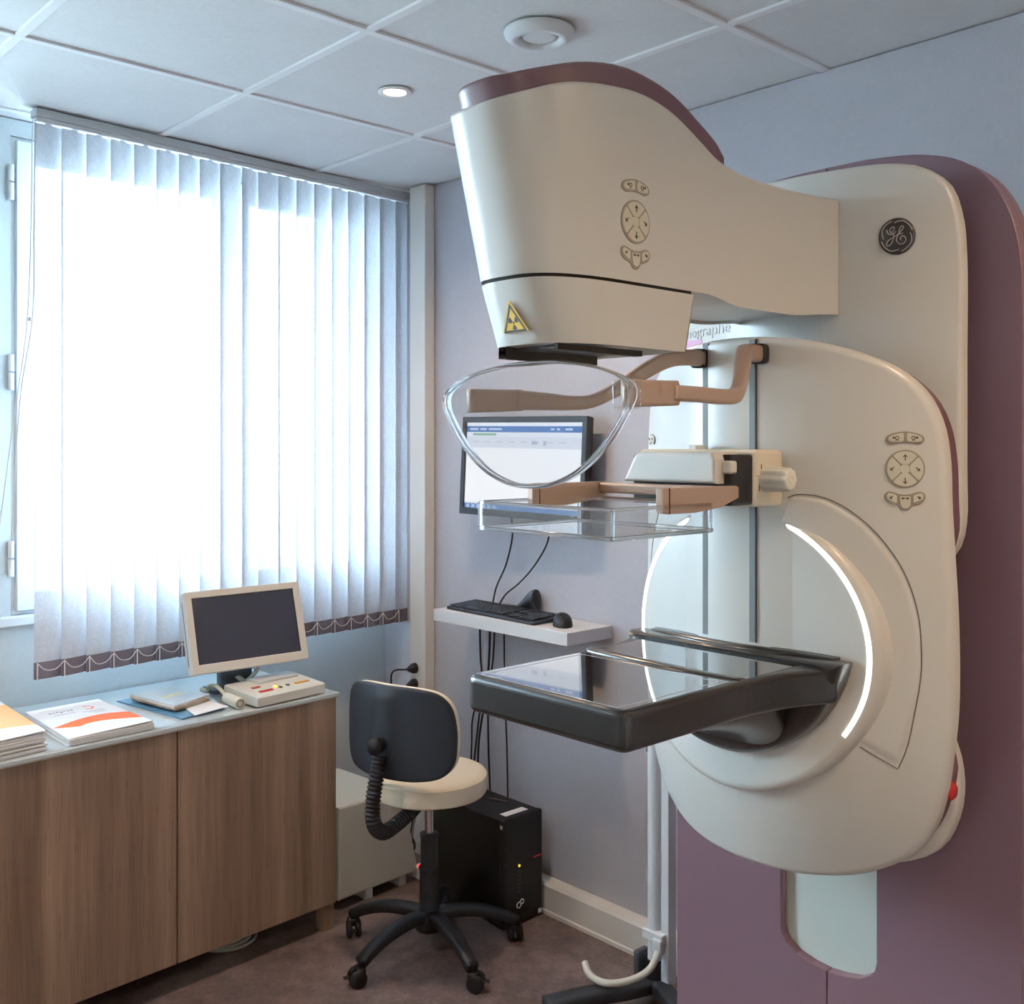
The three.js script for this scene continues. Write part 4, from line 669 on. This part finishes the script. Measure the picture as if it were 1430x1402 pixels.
// printed papers
function stack(name, label, corners, yb, hgt, n, top, group) {
  // corners: four (n, s) points in the window frame, counter-clockwise from above; sheets with slightly shifted edges
  const t = thing(name, label, 'papers', [0, TOPY + yb, 0], WB, group), th = hgt / n;
  for (let k = 0; k < n; k++) {
    const jx = (rnd() - 0.5) * 0.008 * (k < n - 1 ? 1 : 0), jz = (rnd() - 0.5) * 0.008 * (k < n - 1 ? 1 : 0), g = new THREE.BoxGeometry(1, th * 0.92, 1, 6, 1, 6), ps = g.attributes.position;
    for (let i = 0; i < ps.count; i++) { const u = ps.getX(i) + 0.5, v = ps.getZ(i) + 0.5, c = [0, 1].map((q) => lerp(lerp(corners[0][q], corners[1][q], u), lerp(corners[3][q], corners[2][q], u), v)); const curl = k === n - 1 ? 0.004 * (1 - u) * v * v : 0; ps.setXYZ(i, c[0] + jx, ps.getY(i) + (k + 0.5) * th + curl, c[1] + jz); }
    g.computeVertexNormals();
    if (k === n - 1 && top) { const m = part('top_sheet', g, [M.paper, M.paper, top, M.paper, M.paper, M.paper], t); } else part('sheet', g, M.paper, t);
  }
  return t;
}
const flyer = canvasTex(512, 512, (g, w, h) => {
  g.fillStyle = '#ececf0'; g.fillRect(0, 0, w, h); g.fillStyle = '#ee6a26'; g.beginPath(); g.moveTo(0, 300); g.bezierCurveTo(140, 230, 260, 235, 512, 330); g.bezierCurveTo(440, 350, 400, 375, 360, 372); g.bezierCurveTo(240, 320, 120, 380, 0, 430); g.closePath(); g.fill();
  g.strokeStyle = '#e05a3a'; g.lineWidth = 10; g.beginPath(); g.arc(150, 110, 28, 0.4, 5.6); g.stroke(); g.fillStyle = '#9a9eaa'; for (let i = 0; i < 7; i++) g.fillRect(252 + i * 24, 92 + (i % 2) * 5, 15, 24 - (i % 3) * 5); for (let i = 0; i < 9; i++) g.fillRect(258 + i * 16, 142, 10, 12); g.fillStyle = '#aeb2bd'; for (let i = 0; i < 3; i++) g.fillRect(90, 170 + i * 18, 130 - i * 24, 7);
});
const flyer2 = canvasTex(512, 512, (g, w, h) => { g.fillStyle = '#e9ecef'; g.fillRect(0, 0, w, h); g.fillStyle = '#f0a36a'; g.beginPath(); g.moveTo(0, 60); g.bezierCurveTo(200, 100, 300, 200, 512, 180); g.lineTo(512, 380); g.bezierCurveTo(350, 420, 280, 330, 0, 420); g.closePath(); g.fill(); });
const mag = canvasTex(512, 512, (g, w, h) => { g.fillStyle = '#d5dbdb'; g.fillRect(0, 0, w, h); g.fillStyle = '#e8cf7c'; g.fillRect(130, 230, 250, 60); g.fillStyle = '#b7bdbf'; for (let i = 0; i < 8; i++) g.fillRect(60, 330 + i * 18, 380 - (i % 3) * 60, 6); });
// u runs along n (towards the room), v along -s: drawn the right way up for the viewer
const rotTex = (t, a) => { t.center.set(0.5, 0.5); t.rotation = a; return t; };
stack('brochure_stack', 'stack of white brochures with one orange wave next to the tall pile', [[0.17, 1.255], [0.17, 1.47], [0.535, 1.50], [0.535, 1.265]], 0, 0.022, 9, mat('#ffffff', 0.5, { map: rotTex(flyer, 0) }), 'brochures on the worktop');
stack('brochure_stack', 'taller pile of brochures with pale orange print at the left edge of the picture', [[0.1, 1.515], [0.1, 1.73], [0.54, 1.78], [0.525, 1.555]], 0, 0.05, 16, mat('#ffffff', 0.5, { map: rotTex(flyer2, 0) }), 'brochures on the worktop');
{
  const t = stack('document_folder', 'blue translucent folder lying under the magazines', [[0.16, 1.003], [0.16, 1.19], [0.5, 1.155], [0.48, 1.003]], 0, 0.004, 2, null, undefined);
  const blue = mat('#5f93b4', 0.25, { clearcoat: 0.6 }); t.children.forEach((c) => { c.material = blue; });
  stack('paper_sheet', 'loose white sheet sticking out between the magazines and the hand switch', [[0.24, 1.004], [0.24, 1.06], [0.505, 1.12], [0.495, 1.004]], 0.0062, 0.0012, 1, null, undefined);
  const m = stack('magazine_pile', 'pile of magazines in clear film on the blue folder', [[0.185, 1.012], [0.2, 1.165], [0.425, 1.14], [0.385, 1.003]], 0.0092, 0.016, 4, mat('#ffffff', 0.12, { map: rotTex(mag, 0), clearcoat: 1, clearcoatRoughness: 0.1 }), undefined);
  m.children[1].material = mat('#b49a86', 0.6); m.children[0].material = mat('#8f8a84', 0.6);
}

// ------------------------------------------------------------------ pole stand beside the machine
{
  const t = thing('pole_stand', 'white pole stand on a dark wheeled base between the wall and the machine', 'stand', [1.56, 0, 0.2]);
  part('pole', lathe([[0.024, 0.07], [0.024, 0.115], [0.021, 0.12], [0.021, 1.06], [0.018, 1.065], [0.0001, 1.065]], 36), M.upvc, t);
  part('pole_socket', lathe([[0.0001, 0.03], [0.03, 0.03], [0.028, 0.118], [0.0215, 0.12]], 36), M.black, t);
  part('cable_channel', rbx(0.028, 0.055, 0.06, 1.05, -0.025, 0.01, 0.003), M.upvc, t);
  part('clamp', [rb(0.075, 0.03, 0.05, 0.005, 0.01, 0.19, 0.002), rb(0.03, 0.04, 0.02, 0.004, 0.03, 0.17, 0.022)], M.upvc, t);
  part('hook', [rb(0.006, 0.12, 0.014, 0.003, -0.026, 0.75, 0.0), rb(0.012, 0.012, 0.012, 0.003, -0.022, 0.8, 0)], M.greyRail, t);
  part('base_leg', sweep([[0.0, 0.05, 0.0], [-0.03, 0.052, 0.1], [-0.075, 0.055, 0.2], [-0.12, 0.052, 0.31]], 0.06, 0.04, 3.2, 24), mat('#33353a', 0.5), t);
  part('base_leg', sweep([[0, 0.05, 0], [0.15, 0.05, 0.06], [0.3, 0.05, 0.1]], 0.055, 0.04, 3.2, 16), mat('#33353a', 0.5), t);
  part('base_leg', sweep([[0, 0.05, 0], [-0.05, 0.05, -0.06], [-0.09, 0.05, -0.1]], 0.05, 0.036, 3.2, 12), mat('#33353a', 0.5), t);
  for (const [x, z] of [[-0.12, 0.3], [0.29, 0.1], [-0.085, -0.095]]) part('wheel', cyl(0.026, 0.02, 0, 0, 0, 24).rotateZ(Math.PI / 2).translate(x, 0.026, z), M.black, t);
  part('pedal', rb(0.02, 0.09, 0.05, 0.006, -0.042, 0.09, 0.01), mat('#4b4f55', 0.5), t);
  part('white_tube', tube([[0.035, 0.16, 0.03], [0.03, 0.12, 0.06], [0.0, 0.095, 0.11], [-0.05, 0.088, 0.16], [-0.095, 0.1, 0.17], [-0.12, 0.118, 0.16]], 0.0095, 48, 12), M.creamPlastic, t);
  part('label_sticker', [bx(-0.0215, -0.0205, 0.33, 0.37, 0.0, 0.012)], mat('#dfe3ef', 0.5), t);
}

renderer.render(scene, camera);
